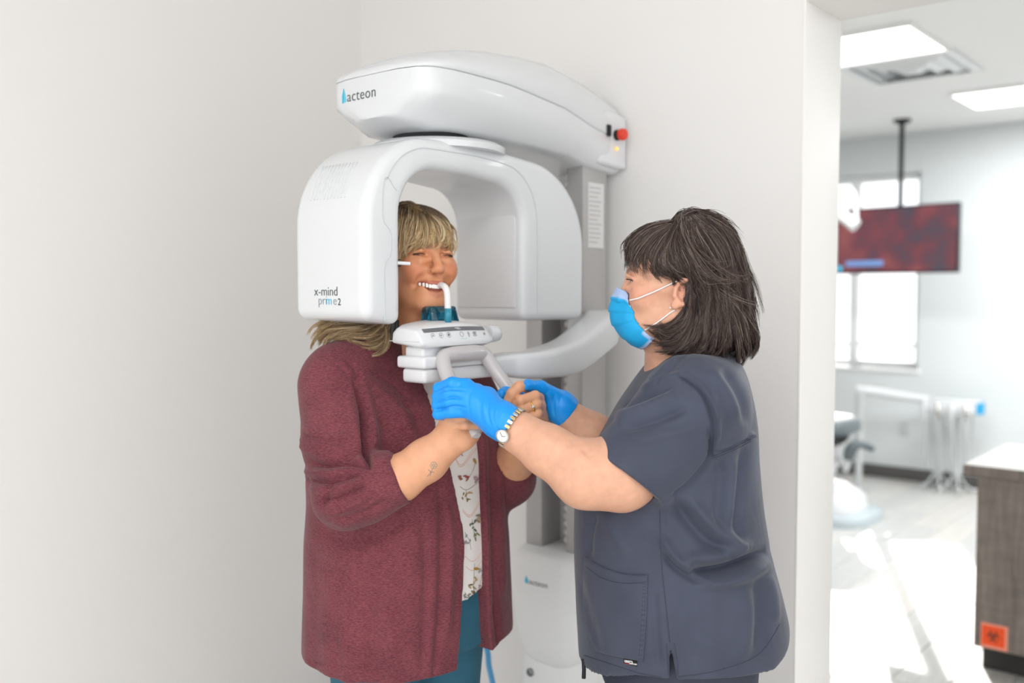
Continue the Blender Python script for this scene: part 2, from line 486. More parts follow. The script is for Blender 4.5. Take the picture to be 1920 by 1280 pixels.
struct('ceiling', (LEFTX - .15, -3.2, CEIL), (3.2, WALLY + .01, CEIL + .1), m_ceil)
struct('ceiling_far', (-5.2, JAMB, FAR_CEIL), (3.2, FARY + .2, FAR_CEIL + .1), m_ceil)
m_floor_near = mat('floor_vinyl', '#dedad5', .4, bump=(90, .05))
struct('floor', (LEFTX - .15, -3.2, -.1), (3.2, JAMB, 0), m_floor_near)
# far room floor: a slab with separate planks on it
def plank_mat(name, c):
    if name in MATS: return MATS[name]
    m, nt, b = newmat(name); N, L = nt.nodes, nt.links
    tc = N.new('ShaderNodeTexCoord'); mp = N.new('ShaderNodeMapping'); mp.inputs['Scale'].default_value = (30, 2.2, 8)
    n = N.new('ShaderNodeTexNoise'); n.inputs['Scale'].default_value = 1.6; n.inputs['Detail'].default_value = 7; n.inputs['Distortion'].default_value = .6
    r = N.new('ShaderNodeValToRGB'); c0 = lin(c)
    r.color_ramp.elements[0].position = .3; r.color_ramp.elements[0].color = tuple(x * .86 for x in c0[:3]) + (1,)
    r.color_ramp.elements[1].position = .7; r.color_ramp.elements[1].color = tuple(min(1, x * 1.07) for x in c0[:3]) + (1,)
    L.new(tc.outputs['Object'], mp.inputs[0]); L.new(mp.outputs[0], n.inputs['Vector']); L.new(n.outputs['Fac'], r.inputs[0]); L.new(r.outputs[0], b.inputs['Base Color'])
    b.inputs['Roughness'].default_value = .38
    MATS[name] = m; return m
floor_far = struct('floor_far', (-5.2, JAMB, -.1), (3.2, FARY, -.006), mat('floor_screed', '#9d9993', .7))
pm = [plank_mat('plank_pale', '#c8c7c4'), plank_mat('plank_grey', '#bfbfbd'), plank_mat('plank_warm', '#cac6c1')]
rng = random.Random(4)
plank_me = []
for i in range(3):
    bm = BM(); add_box(bm, (-.0885, -.6185, -.006), (.0885, .6185, 0), .0015, 1)
    me = bpy.data.meshes.new('plank'); bm.to_mesh(me); bm.free(); me.materials.append(pm[i]); plank_me.append(me)
for ix in range(22):
    x = -3.6 + ix * .18
    y = JAMB + .62 - rng.random() * 1.0
    while y < FARY + .3:
        y0, y1 = max(y - .6185, JAMB), min(y + .6185, FARY - .002)
        if y1 - y0 > .03:
            o = bpy.data.objects.new('plank', plank_me[rng.randrange(3)]); COL.objects.link(o); o.parent = floor_far
            o.location = (x, (y0 + y1) / 2, -rng.random() * .0006); o.scale = (1, (y1 - y0) / 1.237, 1)
        y += 1.24
# far wall with its window opening
WX0, WX1, WZ0, WZ1 = -3.30, -2.30, .86, 2.36
def frame_wall(name, x0, x1, y0, y1, z1, ox0, ox1, oz0, oz1, m):
    bm = BM()
    for lo, hi in (((x0, y0, 0), (ox0, y1, z1)), ((ox1, y0, 0), (x1, y1, z1)), ((ox0, y0, 0), (ox1, y1, oz0)), ((ox0, y0, oz1), (ox1, y1, z1))):
        add_box(bm, lo, hi)
    return from_bm(name, bm, m, None, False, kind='structure')
frame_wall('wall_far', -5.2, 3.2, FARY, FARY + .2, FAR_CEIL, WX0, WX1, WZ0, WZ1, m_wall_far)
struct('wall_far_left', (-5.35, JAMB, 0), (-5.2, FARY + .2, FAR_CEIL), m_wall_far)
struct('wall_far_right', (3.2, JAMB, 0), (3.35, FARY + .2, FAR_CEIL), m_wall_far)
struct('wall_far_front', (-5.2, JAMB - .15, 0), (LEFTX - .15, JAMB, FAR_CEIL), m_wall_far)
m_vinyl = mat('window_vinyl', '#f4f5f5', .4)
win = thing('window_1', None, None, ((WX0 + WX1) / 2, FARY + .1, WZ0), kind='structure')
yw0, yw1 = FARY + .09, FARY + .15
bm = BM()
for lo, hi in (((WX0, yw0, WZ0), (WX0 + .05, yw1, WZ1)), ((WX1 - .05, yw0, WZ0), (WX1, yw1, WZ1)), ((WX0 + .05, yw0, WZ0), (WX1 - .05, yw1, WZ0 + .05)), ((WX0 + .05, yw0, WZ1 - .05), (WX1 - .05, yw1, WZ1))):
    add_box(bm, lo, hi, .004, 1)
from_bm('window_frame', bm, m_vinyl, win, False)
xm = -2.83
box('mullion', (xm - .035, yw0, WZ0 + .05), (xm + .035, yw1, WZ1 - .05), m_vinyl, win, .004, 1)
m_glass = mat('window_glass', '#ffffff', .0, trans=1, ior=1.0)
_nt = m_glass.node_tree; _tr = _nt.nodes.new('ShaderNodeBsdfTransparent'); _gl = _nt.nodes.new('ShaderNodeBsdfGlossy'); _gl.inputs['Roughness'].default_value = .02
_mx = _nt.nodes.new('ShaderNodeMixShader'); _fr = _nt.nodes.new('ShaderNodeFresnel'); _fr.inputs[0].default_value = 1.3
_nt.links.new(_fr.outputs[0], _mx.inputs[0]); _nt.links.new(_tr.outputs[0], _mx.inputs[1]); _nt.links.new(_gl.outputs[0], _mx.inputs[2])
_nt.links.new(_mx.outputs[0], _nt.nodes['Material Output'].inputs[0])
for x0, x1 in ((WX0 + .05, xm - .035), (xm + .035, WX1 - .05)):
    box('glass_pane', (x0, yw0 + .025, WZ0 + .05), (x1, yw0 + .031, WZ1 - .05), m_glass, win, 0, smooth=False)
    box('sash_rail', (x0, yw0 + .005, WZ0 + .16), (x1, yw1 - .005, WZ0 + .195), m_vinyl, win, .003, 1)
struct('trim_2', (WX0 - .02, FARY - .015, WZ0 - .03), (WX1 + .02, FARY + .09, WZ0), m_vinyl, .004)
m_base = mat('vinyl_base', '#5d5b59', .5)
struct('baseboard_far', (-5.2, FARY - .012, 0), (3.2, FARY, .10), m_base, .003)
struct('baseboard_back', (LEFTX, WALLY - .012, 0), (WALL_END, WALLY, .10), m_base, .003)
struct('baseboard_left', (LEFTX, -3.2, 0), (LEFTX + .012, WALLY - .012, .10), m_base, .003)
# ceiling lamps
m_lamp_frame = mat('lamp_frame', '#f2f2f2', .4)
def ceiling_light(x, y, z, sx, sy, label, group, k):
    t = thing('ceiling_light', label, 'ceiling light', (x, y, z), group)
    bm = BM()
    a, b, f = sx / 2, sy / 2, .02
    for lo, hi in (((x - a, y - b, z - .02), (x + a, y - b + f, z)), ((x - a, y + b - f, z - .02), (x + a, y + b, z)), ((x - a, y - b + f, z - .02), (x - a + f, y + b - f, z)), ((x + a - f, y - b + f, z - .02), (x + a, y + b - f, z))):
        add_box(bm, lo, hi)
    from_bm('frame', bm, m_lamp_frame, t, False)
    box('diffuser', (x - a + f, y - b + f, z - .012), (x + a - f, y + b - f, z), mat('lamp_diffuser', '#ffffff', .5, emit=('#fffdf8', 3.0)), t, 0, smooth=False)
NL = ['lamp panel in the near ceiling above the camera, on the scanner side', 'lamp panel in the near ceiling to the right of the camera', 'lamp panel in the near ceiling behind the camera', 'lamp panel in the near ceiling behind and to the right of the camera']
for i, (lx, ly) in enumerate(ADDED_LIGHT_SPOTS):
    ceiling_light(lx, ly, CEIL, .6, 1.2, NL[i], 'lamp panels of the near room', i)
FL = ['bright square-cornered lamp panel in the ceiling just past the opening, beside the air vent', 'lamp panel in the far ceiling near the window wall, behind the air vent', 'lamp panel in the ceiling above the wood-grain cabinet', 'lamp panel in the ceiling far behind the wood-grain cabinet']
for (lx, ly), lb in zip(FAR_LIGHTS, FL):
    ceiling_light(lx, ly, FAR_CEIL, 1.2, .6, lb, 'lamp panels of the far room', 0)
# =================================================================== the panoramic x-ray unit
m_white = mat('gloss_white_plastic', '#d6d8da', .25, coat=.3, spec=.5)
m_white2 = mat('satin_white_plastic', '#d9dadc', .35, spec=.5)
m_grey_al = mat('grey_aluminium', '#b3b1b0', .42, metal=.25)
m_dark = mat('black_rubber', '#17181a', .6)
m_seam = mat('seam_shadow_gap', '#c3c9cb', .7)
m_inner = mat('inner_panel_grey', '#d6d7d8', .45)
m_ink = mat('dark_grey_ink', '#4a4e52', .5)
m_ink2 = mat('light_grey_ink', '#8b9298', .5)
m_cyan = mat('cyan_ink', '#1fb4d8', .45)
unit = thing('dental_x_ray_unit', 'tall white panoramic dental x-ray unit with arched scanner, standing before the white wall', 'x-ray machine', (-1.53, 1.98, 0))
# --- lower pedestal (closed shell lofted up from the floor)
def superring(cx, cy, hx, hy, z, n=48, ex=3.2):
    out = []
    for k in range(n):
        a = 2 * PI * k / n; c, s_ = math.cos(a), math.sin(a)
        out.append((cx + hx * math.copysign(abs(c) ** (2 / ex), c), cy + hy * math.copysign(abs(s_) ** (2 / ex), s_), z))
    return out
bm = BM()
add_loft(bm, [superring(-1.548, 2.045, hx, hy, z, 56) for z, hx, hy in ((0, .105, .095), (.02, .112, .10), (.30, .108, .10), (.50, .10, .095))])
from_bm('pedestal_foot', bm, mat('pedestal_white', '#edeeee', .35), unit, True, sharp=60)  # lighter copy of the satin white, makes up for light missing down here
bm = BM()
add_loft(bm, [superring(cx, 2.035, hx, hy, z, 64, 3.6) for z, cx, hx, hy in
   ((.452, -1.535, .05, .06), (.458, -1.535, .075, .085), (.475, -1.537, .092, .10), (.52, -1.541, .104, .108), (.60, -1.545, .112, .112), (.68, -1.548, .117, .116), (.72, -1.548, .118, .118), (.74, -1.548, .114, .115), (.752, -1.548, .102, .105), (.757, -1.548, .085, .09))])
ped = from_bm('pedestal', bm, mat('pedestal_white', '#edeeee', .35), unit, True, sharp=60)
bm = BM(); add_lathe(bm, [(.0, 0), (.011, 0), (.011, .006), (.008, .009), (0, .009)], (-1.585, 1.944, .425), 16, 1)
bmesh.ops.remove_doubles(bm, verts=bm.verts, dist=1e-5)
from_bm('bolt', bm, mat('steel', '#8d9092', .3, metal=.9), unit)
# --- twin aluminium columns
for nm, x0, x1, y0, y1, ztop in (('column', -1.644, -1.589, 2.0, 2.09, 1.70), ('column', -1.506, -1.454, 2.0, 2.107, 1.80)):
    box(nm, (x0, y0, .745), (x1, y1, ztop), m_grey_al, unit, .003, 2, label=None)
    box('column_collar', (x0 - .008, y0 - .008, .744), (x1 + .008, y1 + .008, .752), m_dark, unit, .002, 1)
# beaded cable between them
bm = BM()
for k in range(46):
    z = .76 + k * .022
    add_box(bm, (-1.560, 2.058, z), (-1.540, 2.074, z + .017), .004, 1)
from_bm('cable_chain', bm, mat('cable_chain_white', '#e3e2df', .5), unit, True, sharp=60)
box('column_back_plate', (-1.60, 2.085, .75), (-1.495, 2.11, 1.78), mat('pale_grey_plate', '#cfcfce', .5), unit, .003, 1)
box('wall_bracket', (-1.60, 2.10, 1.80), (-1.47, WALLY - .001, 1.88), m_white2, unit, .004, 1)
sh = box('instruction_sheet', (-1.4545, 2.022, 1.565), (-1.4525, 2.092, 1.735), mat('paper', '#d4d4d3', .6), unit, 0, smooth=False, label='white printed instruction sheet')
for k in range(13):
    z = 1.72 - k * .0118; w_ = (.052, .05, .038, .055, .046)[k % 5]
    box('printed_line', (-1.4525, 2.0255, z), (-1.4521, 2.0255 + w_, z + .0035), mat('faint_print', '#b4b5b6', .6), sh, 0, smooth=False)
# --- overhead housing: lower shell and lid, lofted back from the rounded nose
def housing_sec(t):
    # t 0 nose .. 1 wall; returns y, centre x, half width
    y = 1.335 + t * (WALLY - .006 - 1.335)
    hw = np.interp(t, [0, .012, .04, .085, .16, .36, .6, .8, 1], [.080, .126, .152, .164, .168, .167, .153, .13, .118])
    cx = np.interp(t, [0, .3, 1], [-1.515, -1.522, -1.55])
    return y, cx, hw
TS = [0, .004, .008, .012, .02, .03, .04, .065, .1, .14, .19, .25, .32, .4, .5, .6, .7, .8, .9, 1]
def seam_z(t): return np.interp(t, [0, .3, .6, .85, 1], [1.902, 1.902, 1.888, 1.862, 1.852])
def half_profile(prof, cx, y, n_mirror=True):
    R = [(cx + x, y, z) for x, z in prof]; Lf = [(cx - x, y, z) for x, z in reversed(prof)]
    return R + Lf
bm = BM(); rings = []
for t in TS:
    y, cx, hw = housing_sec(t); zs = seam_z(t)
    zb = np.interp(t, [0, .1, .45, .7, .85, 1], [1.812, 1.789, 1.786, 1.784, 1.768, 1.764]); low = np.interp(t, [0, .05, .2, .8, 1], [.5, .62, .74, .8, .85])
    zm = np.interp(t, [0, .2, .6, 1], [1.853, 1.848, 1.840, 1.80])
    prof = [(0, zb), (hw * low * .6, zb), (hw * low * .92, zb + .003), (hw * low, zb + .009), (hw * (low * .45 + .55), (zb * .45 + zm * .55)), (hw * .975, zm - .004), (hw * .992, zm + .006), (hw, zm + .02), (hw, zs - .005), (hw * .99, zs - .0015), (hw * .6, zs - .001), (0, zs - .001)]
    rings.append(half_profile(prof[0:], cx, y))
add_loft(bm, rings); bmesh.ops.remove_doubles(bm, verts=bm.verts, dist=1e-6)
hous = from_bm('overhead_housing', bm, m_white, unit, True, sharp=70)
bm = BM(); rings = []
for t in TS:
    y, cx, hw = housing_sec(t); zs = seam_z(t)
    dome = np.interp(t, [0, .03, .1, .2, .3, .5, .67, .85, .95, 1], [.012, .030, .053, .074, .090, .116, .134, .138, .132, .120])
    side = np.interp(t, [0, .1, .3, .6, 1], [.006, .018, .030, .050, .055])
    prof = [(0, zs), (hw * .99, zs), (hw * 1.0, zs + .0025), (hw * 1.0, zs + side * .55), (hw * .985, zs + side * .85), (hw * .95, zs + side + (dome - side) * .12), (hw * .8, zs + side + (dome - side) * .5), (hw * .55, zs + side + (dome - side) * .85), (hw * .25, zs + dome * .99), (0, zs + dome)]
    rings.append(half_profile(prof, cx, y))
add_loft(bm, rings); bmesh.ops.remove_doubles(bm, verts=bm.verts, dist=1e-6)
lid = from_bm('overhead_lid', bm, m_white, unit, True, sharp=70)
# rear bracket wing that carries the switch and the stop button
bm = BM()
add_loft(bm, [[(-1.50, 2.02, z0), (-1.425, 2.03, z0 + .01), (-1.42, 2.152, z0 + .0), (-1.50, 2.152, z0)] for z0 in (1.775, 1.785, 1.90, 1.915)])
bw = from_bm('rear_bracket', bm, m_white2, unit, True, sharp=40)
md = bw.modifiers.new('b', 'BEVEL'); md.width = .012; md.segments = 3; md.limit_method = 'ANGLE'
box('power_switch', (-1.424, 2.056, 1.854), (-1.414, 2.072, 1.884), m_dark, unit, .003, 2, label='black rocker power switch')
bm = BM(); add_lathe(bm, [(0, 0), (.009, 0), (.009, .01), (.0145, .011), (.0155, .015), (.0155, .023), (.013, .028), (0, .029)], (-1.421, 2.104, 1.862), 24, 0)
es = from_bm('emergency_stop', bm, mat('red_plastic', '#e0402c', .35), unit, True, sharp=50, label='red mushroom emergency stop button')
bm = BM(); add_lathe(bm, [(0, 0), (.014, 0), (.014, .008), (0, .009)], (-1.422, 2.104, 1.862), 24, 0); from_bm('stop_collar', bm, m_dark, es)
bm = BM(); add_lathe(bm, [(0, 0), (.005, 0), (.004, .004), (0, .005)], (-1.419, 2.100, 1.826), 12, 0); from_bm('indicator_light', bm, mat('amber_lamp', '#f4b968', .4, emit=('#ffb84a', 1.2)), unit, label='small amber indicator light')
bm = BM(); add_box(bm, (-.035, -.04, -.001), (.035, .04, .001)); bmesh.ops.transform(bm, matrix=Matrix.Translation((-1.475, 1.925, 1.7905)), verts=bm.verts)
from_bm('warning_label', bm, mat('yellow_label', '#c9a43a', .5), unit, False, label='yellow warning label')
# --- rotating arm: the arch with a thin sensor end and a thick source end
AX0, AX1 = -1.604, -1.381
def arc(cy, cz, ry, rz, a0, a1, n=10):
    return [(cy + ry * math.cos(math.radians(a0 + (a1 - a0) * i / n)), cz + rz * math.sin(math.radians(a0 + (a1 - a0) * i / n))) for i in range(n + 1)]
ZB = 1.383
outer = [(1.198, ZB + .012)] + arc(1.38, 1.58, .182, .182, 180, 90, 14)[0:] + [(1.48, 1.767), (1.60, 1.761)] + arc(1.70, 1.555, .212, .197, 84, 0, 14) + [(1.911, ZB)]
inner_r = [(1.672, ZB)] + arc(1.575, 1.60, .097, .092, 0, 80, 9) + [(1.50, 1.699)] + arc(1.396, 1.60, .10, .10, 86, 180, 10) + [(1.296, ZB)]
poly = outer + inner_r
bm = BM()
f0, f1, sides = add_prism(bm, poly, 0, AX0, AX1)
arm = from_bm('rotating_arm', bm, m_white, unit, True)
md = arm.modifiers.new('b', 'BEVEL'); md.width = .022; md.segments = 5; md.limit_method = 'ANGLE'; md.angle_limit = math.radians(40); md.harden_normals = False
md.use_clamp_overlap = True
def apply_mods(o):
    dg = bpy.context.evaluated_depsgraph_get(); me = bpy.data.meshes.new_from_object(o.evaluated_get(dg)); o.modifiers.clear(); o.data = me
    me.polygons.foreach_set('use_smooth', np.ones(len(me.polygons), bool)); me.set_sharp_from_angle(angle=math.radians(38))
    return o
apply_mods(arm); apply_mods(bw)
# thin shadow lines: the seam of the arch's inner trim, on the side that faces +X
def ribbon_x(name, pts, x, w_, m, parent, t=.0012):
    """raised strip on a plane of constant x along a path of (y, z)"""
    P = np.array(pts); T = np.gradient(P, axis=0); T /= np.linalg.norm(T, axis=1, keepdims=True); Nn = np.stack([-T[:, 1], T[:, 0]], 1) * w_ / 2
    A = P + Nn; B = P - Nn; bm = BM()
    add_loft(bm, [[(x - .001, a[0], a[1]), (x + t, a[0], a[1]), (x + t, b[0], b[1]), (x - .001, b[0], b[1])] for a, b in zip(A, B)])
    return from_bm(name, bm, m, parent, False)
trim_in = np.array(inner_r)
seam = [(1.247, 1.395), (1.247, 1.44), (1.247, 1.50), (1.262, 1.52), (1.266, 1.545), (1.262, 1.57), (1.244, 1.59), (1.244, 1.64), (1.25, 1.67)]
seam += arc(1.37, 1.615, .127, .125, 155, 90, 8) + [(1.48, 1.74), (1.56, 1.737)] + arc(1.60, 1.61, .118, .122, 84, 0, 10) + [(1.72, 1.52), (1.72, 1.395)]
ribbon_x('trim_seam', crom([np.array([a, b, 0]) for a, b in seam], 90)[:, :2], AX1, .0016, m_seam, arm)
ribbon_x('trim_seam', [(1.255, 1.672), (1.262, 1.668), (1.272, 1.655), (1.281, 1.648)], AX1, .0016, m_seam, arm)
# side peg with its slot
peg = tube('position_peg', [(-1.385, 1.285, 1.507), (-1.376, 1.310, 1.506)], .0036, m_white2, arm, 10)
for z_ in (1.4995, 1.5115): box('peg_slot', (AX1 - .001, 1.284, z_), (AX1 + .0010, 1.290, z_ + .0028), m_dark, arm, 0)
# vent slits on the near shoulder
for k in range(11):
    x = -1.553 + k * .0105
    bm = BM(); pts = []
    for a in range(0, 9):
        ang = math.radians(163 - a * 3.4); pts.append((x - .0016 * a, 1.38 + .1822 * math.cos(ang), 1.58 + .1822 * math.sin(ang)))
    add_tube(bm, pts, .0015, 5)
    from_bm('vent_slit', bm, mat('vent_slit_grey', '#d6d9da', .6), arm)
# grey inner face of the source head and the soffit
bm = BM()
add_box(bm, (AX0 + .02, 1.668, ZB + .03), (AX1 - .024, 1.674, 1.650), .0025, 2)
from_bm('inner_panel', bm, m_inner, arm, True, sharp=40)
# lettering on the sensor end
sfc = bvh_of(arm)
def arm_text(s, px, py, size, m, **k):
    o = V(px, py, 1.9)
    # slide along the view ray to the plane y = 1.2
    e = np.array([0, 0, EYE]); d = o - e; o = e + d * (1.1975 / d[1])
    text('lettering', s, size, o, (1, 0, 0), (0, 0, 1), m, arm, sfc, lift=.0005, **k)
arm_text('x-mind', 589, 554, .0262, m_ink, spacing=1.0, weight=-.010)
arm_text('pri', 596.5, 570.5, .0255, m_ink2, spacing=1.0, weight=-.012)
arm_text('m', 610.8, 571, .0255, m_cyan, spacing=1.0, weight=-.012)
arm_text('e', 624.3, 571.3, .0255, m_ink2, spacing=1.0, weight=-.012)
arm_text('2', 633.2, 572, .0195, m_ink, spacing=.95)
# neck between arm and housing and a black drum painting the shade in its gap
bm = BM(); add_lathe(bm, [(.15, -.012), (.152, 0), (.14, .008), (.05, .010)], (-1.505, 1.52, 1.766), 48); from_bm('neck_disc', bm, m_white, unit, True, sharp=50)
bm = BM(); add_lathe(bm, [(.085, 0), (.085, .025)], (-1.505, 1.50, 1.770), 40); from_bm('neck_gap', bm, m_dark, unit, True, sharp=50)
# logo on the housing nose
hb = bvh_of(hous)
def on_plane_y(px, py, y):
    e = np.array([0, 0, EYE]); d = V(px, py, 2.0) - e; return e + d * (y / d[1])
def logo(org, h, parent, surf, m1, m2, tilt=0.0):
    ux = np.array([math.cos(tilt), 0, math.sin(tilt)]); uz = np.array([-math.sin(tilt), 0, math.cos(tilt)]); org = np.array(org)
    # drop-shaped mark: dark blue-cyan left half, pale right half
    def blob(pts, m):
        bm = BM(); q = []
        for a, b in pts:
            p = org + ux * a * h + uz * b * h
            hh, nn, fi, ds = surf.ray_cast(Vector(p + np.array([0, -.2, 0])), Vector((0, 1, 0)), .6)
            yy = hh[1] if hh is not None else p[1]
            q.append((p[0], p[2], yy))
        A = [bm.verts.new((a, y - .0008, b)) for a, b, y in q]; B = [bm.verts.new((a, y + .0004, b)) for a, b, y in q]; n = len(A)
        bm.faces.new(A); bm.faces.new(B[::-1])
        for i in range(n): bm.faces.new((A[i], A[(i + 1) % n], B[(i + 1) % n], B[i]))
        from_bm('logo_mark', bm, m, parent, False)
    blob([(0, 0), (.30, .02), (.36, .3), (.30, 1.25), (.02, .62)], m_cyan)
    blob([(.30, 0), (.66, .02), (.76, .22), (.66, .52), (.34, 1.22), (.38, .3)], mat('pale_cyan_ink', '#6cc3dc', .5))
    text('logo_lettering', 'acteon', h * 1.32, org + ux * h * .84, ux, uz, m1, parent, surf, lift=.0006, spacing=1.06, weight=-.008)
logo(on_plane_y(646, 195, 1.345), .0245, hous, hb, m_ink, m_cyan)
pb = bvh_of(ped)
logo(on_plane_y(985, 1092, 1.92), .0165, ped, pb, m_ink, m_cyan)
# --- chin support arm, control head and grips
def rrect(cy, cz, hy, hz, x, r=.3, n=28, ex=4):
    return [(x, cy + hy * math.copysign(abs(math.cos(2 * PI * k / n)) ** (2 / ex), math.cos(2 * PI * k / n)), cz + hz * math.copysign(abs(math.sin(2 * PI * k / n)) ** (2 / ex), math.sin(2 * PI * k / n))) for k in range(n)]
# curved arm: plan path from the column's side, out and round to the control head
path = [V(1092, 622, 2.50), V(1126, 614, 2.42), V(1106, 634, 2.33), V(1060, 668, 2.22), V(1000, 682, 2.11), V(950, 684, 2.08), V(916, 684, 2.05), V(893, 684, 2.025)]
half = [.042, .046, .044, .040, .031, .027, .020, .018]
PP = crom(path, 40); HH = np.interp(np.linspace(0, 7, 40), range(8), half)
bm = BM(); rings = []
for i in range(40):
    t_ = PP[min(i + 1, 39)] - PP[max(i - 1, 0)]; t_[2] = 0; t_ /= np.linalg.norm(t_); s_ = np.array([-t_[1], t_[0], 0])
    ring = []
    for k in range(28):
        a = 2 * PI * k / 28; c, s2 = math.cos(a), math.sin(a); e = 4.5
        ring.append(PP[i] + s_ * np.interp(i, [0, 22, 39], [.048, .046, .034]) * math.copysign(abs(c) ** (2 / e), c) + UP * HH[i] * math.copysign(abs(s2) ** (2 / e), s2))
    rings.append(ring)
add_loft(bm, rings)
from_bm('chin_support_arm', bm, m_white, unit, True, sharp=60)
# control head: sloped-front box; profile in (x, z), extruded along y with a bowed front
PX, PY0, PY1 = -1.322, 1.292, 1.500
bm = BM(); rings = []
for i in range(13):
    f = i / 12; y = PY0 + (PY1 - PY0) * f; bow = 1 - (2 * f - 1) ** 2
    zt = 1.377 + .012 * bow; e = .004 if i in (0, 12) else 0
    rings.append([(-1.415 + e, y, 1.345 + e), (PX - .012, y, 1.338 + e), (PX + .006 * bow, y, 1.342 + e), (PX + .006 * bow - .001, y, 1.352), (PX - .012 + .006 * bow, y, zt - .012), (PX - .020 + .006 * bow, y, zt - .003), (PX - .034, y, zt + .002 - e), (-1.40 + e, y, zt + .004 - e), (-1.412 + e, y, zt - .008)])
add_loft(bm, rings)
head = from_bm('control_head', bm, m_white2, unit, True, sharp=40)
md = head.modifiers.new('b', 'BEVEL'); md.width = .004; md.segments = 2; md.limit_method = 'ANGLE'; md.angle_limit = math.radians(30)
apply_mods(head)
hbv = bvh_of(head)
def facept(f, g, lift=.0005):
    """point on the control head's sloped face: f along y 0..1, g up the face 0..1"""
    y = PY0 + (PY1 - PY0) * f; z = 1.348 + g * .031
    h, nn, fi, ds = hbv.ray_cast(Vector((-1.2, y, z)), Vector((-1, 0, 0)), .4)
    return np.array(h) + np.array(nn) * lift if h is not None else np.array([PX, y, z])
def face_patch(name, fs, lo, hi, m, parent, lift=.0006, rows=5):
    bm = BM(); G_ = [[bm.verts.new(Vector(facept(f, lo(f) + (hi(f) - lo(f)) * r / rows, lift))) for f in fs] for r in range(rows + 1)]
    for A, B in zip(G_, G_[1:]):
        for i in range(len(fs) - 1): bm.faces.new((A[i], A[i + 1], B[i + 1], B[i]))
    return from_bm(name, bm, m, parent, False)
dsp = face_patch('display_strip', np.linspace(.07, .93, 24), lambda f: .66 + .10 * (1 - (2 * f - 1) ** 2) - .0 * f, lambda f: .88 + .13 * (1 - (2 * f - 1) ** 2), mat('smoked_display', '#66666b', .35), head, .0007)
for f, g, w_ in ((.49, .90, .052), (.51, .845, .05)):
    face_patch('display_text', np.linspace(f - w_ / 1.6, f + w_ / 1.6, 5), lambda q: g, lambda q: g + .035, mat('display_text_white', '#c9c9ca', .5), dsp, .0012)
def icon_ring(f, g, r, m, sides=16):
    c = facept(f, g, .0006); pts = [c + np.array([-.35 * r * math.sin(a), r * math.cos(a), .94 * r * math.sin(a)]) for a in np.linspace(0, 2 * PI, sides, endpoint=False)]
    tube('button_icon', pts, .00045, m, head, 4, closed=True)
def icon_mark(f, g, pts, r, m):
    c = facept(f, g, .0006); tube('button_icon', [c + np.array([-.35 * b * r, a * r, .94 * b * r]) for a, b in pts], .0005, m, head, 4)
for f, kd in ((.155, 'up'), (.255, 'down'), (.355, 'stop'), (.53, 'round'), (.632, 'man'), (.725, 'box'), (.885, 'cross')):
    g = .44 + .08 * (1 - (2 * f - 1) ** 2)
    if kd in ('up', 'down', 'stop', 'round'): icon_ring(f, g, .0052, m_ink2)
    if kd == 'up': icon_mark(f, g, [(-.5, -.3), (0, .35), (.5, -.3)], .005, m_ink)
    if kd == 'down': icon_mark(f, g, [(-.5, .3), (0, -.35), (.5, .3)], .005, m_ink)
    if kd == 'stop':
        icon_mark(f, g, [(0, -.6), (0, .6)], .005, m_ink); icon_mark(f, g, [(-.4, 0), (0, .5), (.4, 0), (0, -.5), (-.4, 0)], .005, m_ink)
    if kd == 'man':
        icon_ring(f, g + .07, .0022, m_ink2, 10); icon_mark(f, g, [(-.3, .3), (.3, .3), (.3, -.6), (-.3, -.6), (-.3, .3)], .005, m_ink2); icon_mark(f, g - .1, [(-.3, -.3), (.3, -.3)], .006, m_ink2)
    if kd == 'box':
        icon_mark(f, g, [(-1, .8), (1, .8)], .005, m_ink2); icon_mark(f, g, [(-.9, -.9), (-.9, .5), (.9, .5), (.9, -.9), (-.9, -.9)], .005, m_ink2); icon_mark(f, g, [(-.4, -.4), (.4, .2)], .005, m_ink); icon_mark(f, g, [(-.4, .2), (.4, -.4)], .005, m_ink)
    if kd == 'cross':
        icon_mark(f, g, [(-.6, 0), (.6, 0)], .005, m_ink2); icon_mark(f, g, [(0, -.6), (0, .6)], .005, m_ink2); icon_ring(f, g, .0025, m_ink2, 8)
face_patch('brand_line', np.linspace(.49, .585, 5), lambda f: .22, lambda f: .245, mat('pale_teal_ink', '#9cc7cc', .5), head, .0007)
box('head_seam', (-1.416, PY0 - .0004, 1.3515), (-1.33, PY0 + .002, 1.3528), m_seam, head, 0, smooth=False)
bm = BM(); add_lathe(bm, [(0, 0), (.0185, 0), (.0185, .02), (.0165, .032), (.012, .036), (0, .037)], (-1.352, 1.512, 1.360), 28, 1)
from_bm('side_knob', bm, m_white2, unit, True, sharp=50, label='round white knob on the end of the control head')
bm = BM(); add_box(bm, (-1.388, 1.306, 1.318), (-1.335, 1.487, 1.342), .006, 3); from_bm('head_neck', bm, m_white2, unit, True, sharp=50)
bm = BM(); add_box(bm, (-1.398, 1.292, 1.299), (-1.318, 1.50, 1.323), .006, 3); from_bm('carriage_upper', bm, m_white2, unit, True, sharp=50)
bm = BM(); add_box(bm, (-1.388, 1.297, 1.270), (-1.322, 1.51, 1.299), .008, 3); from_bm('carriage_lower', bm, m_white2, unit, True, sharp=50)
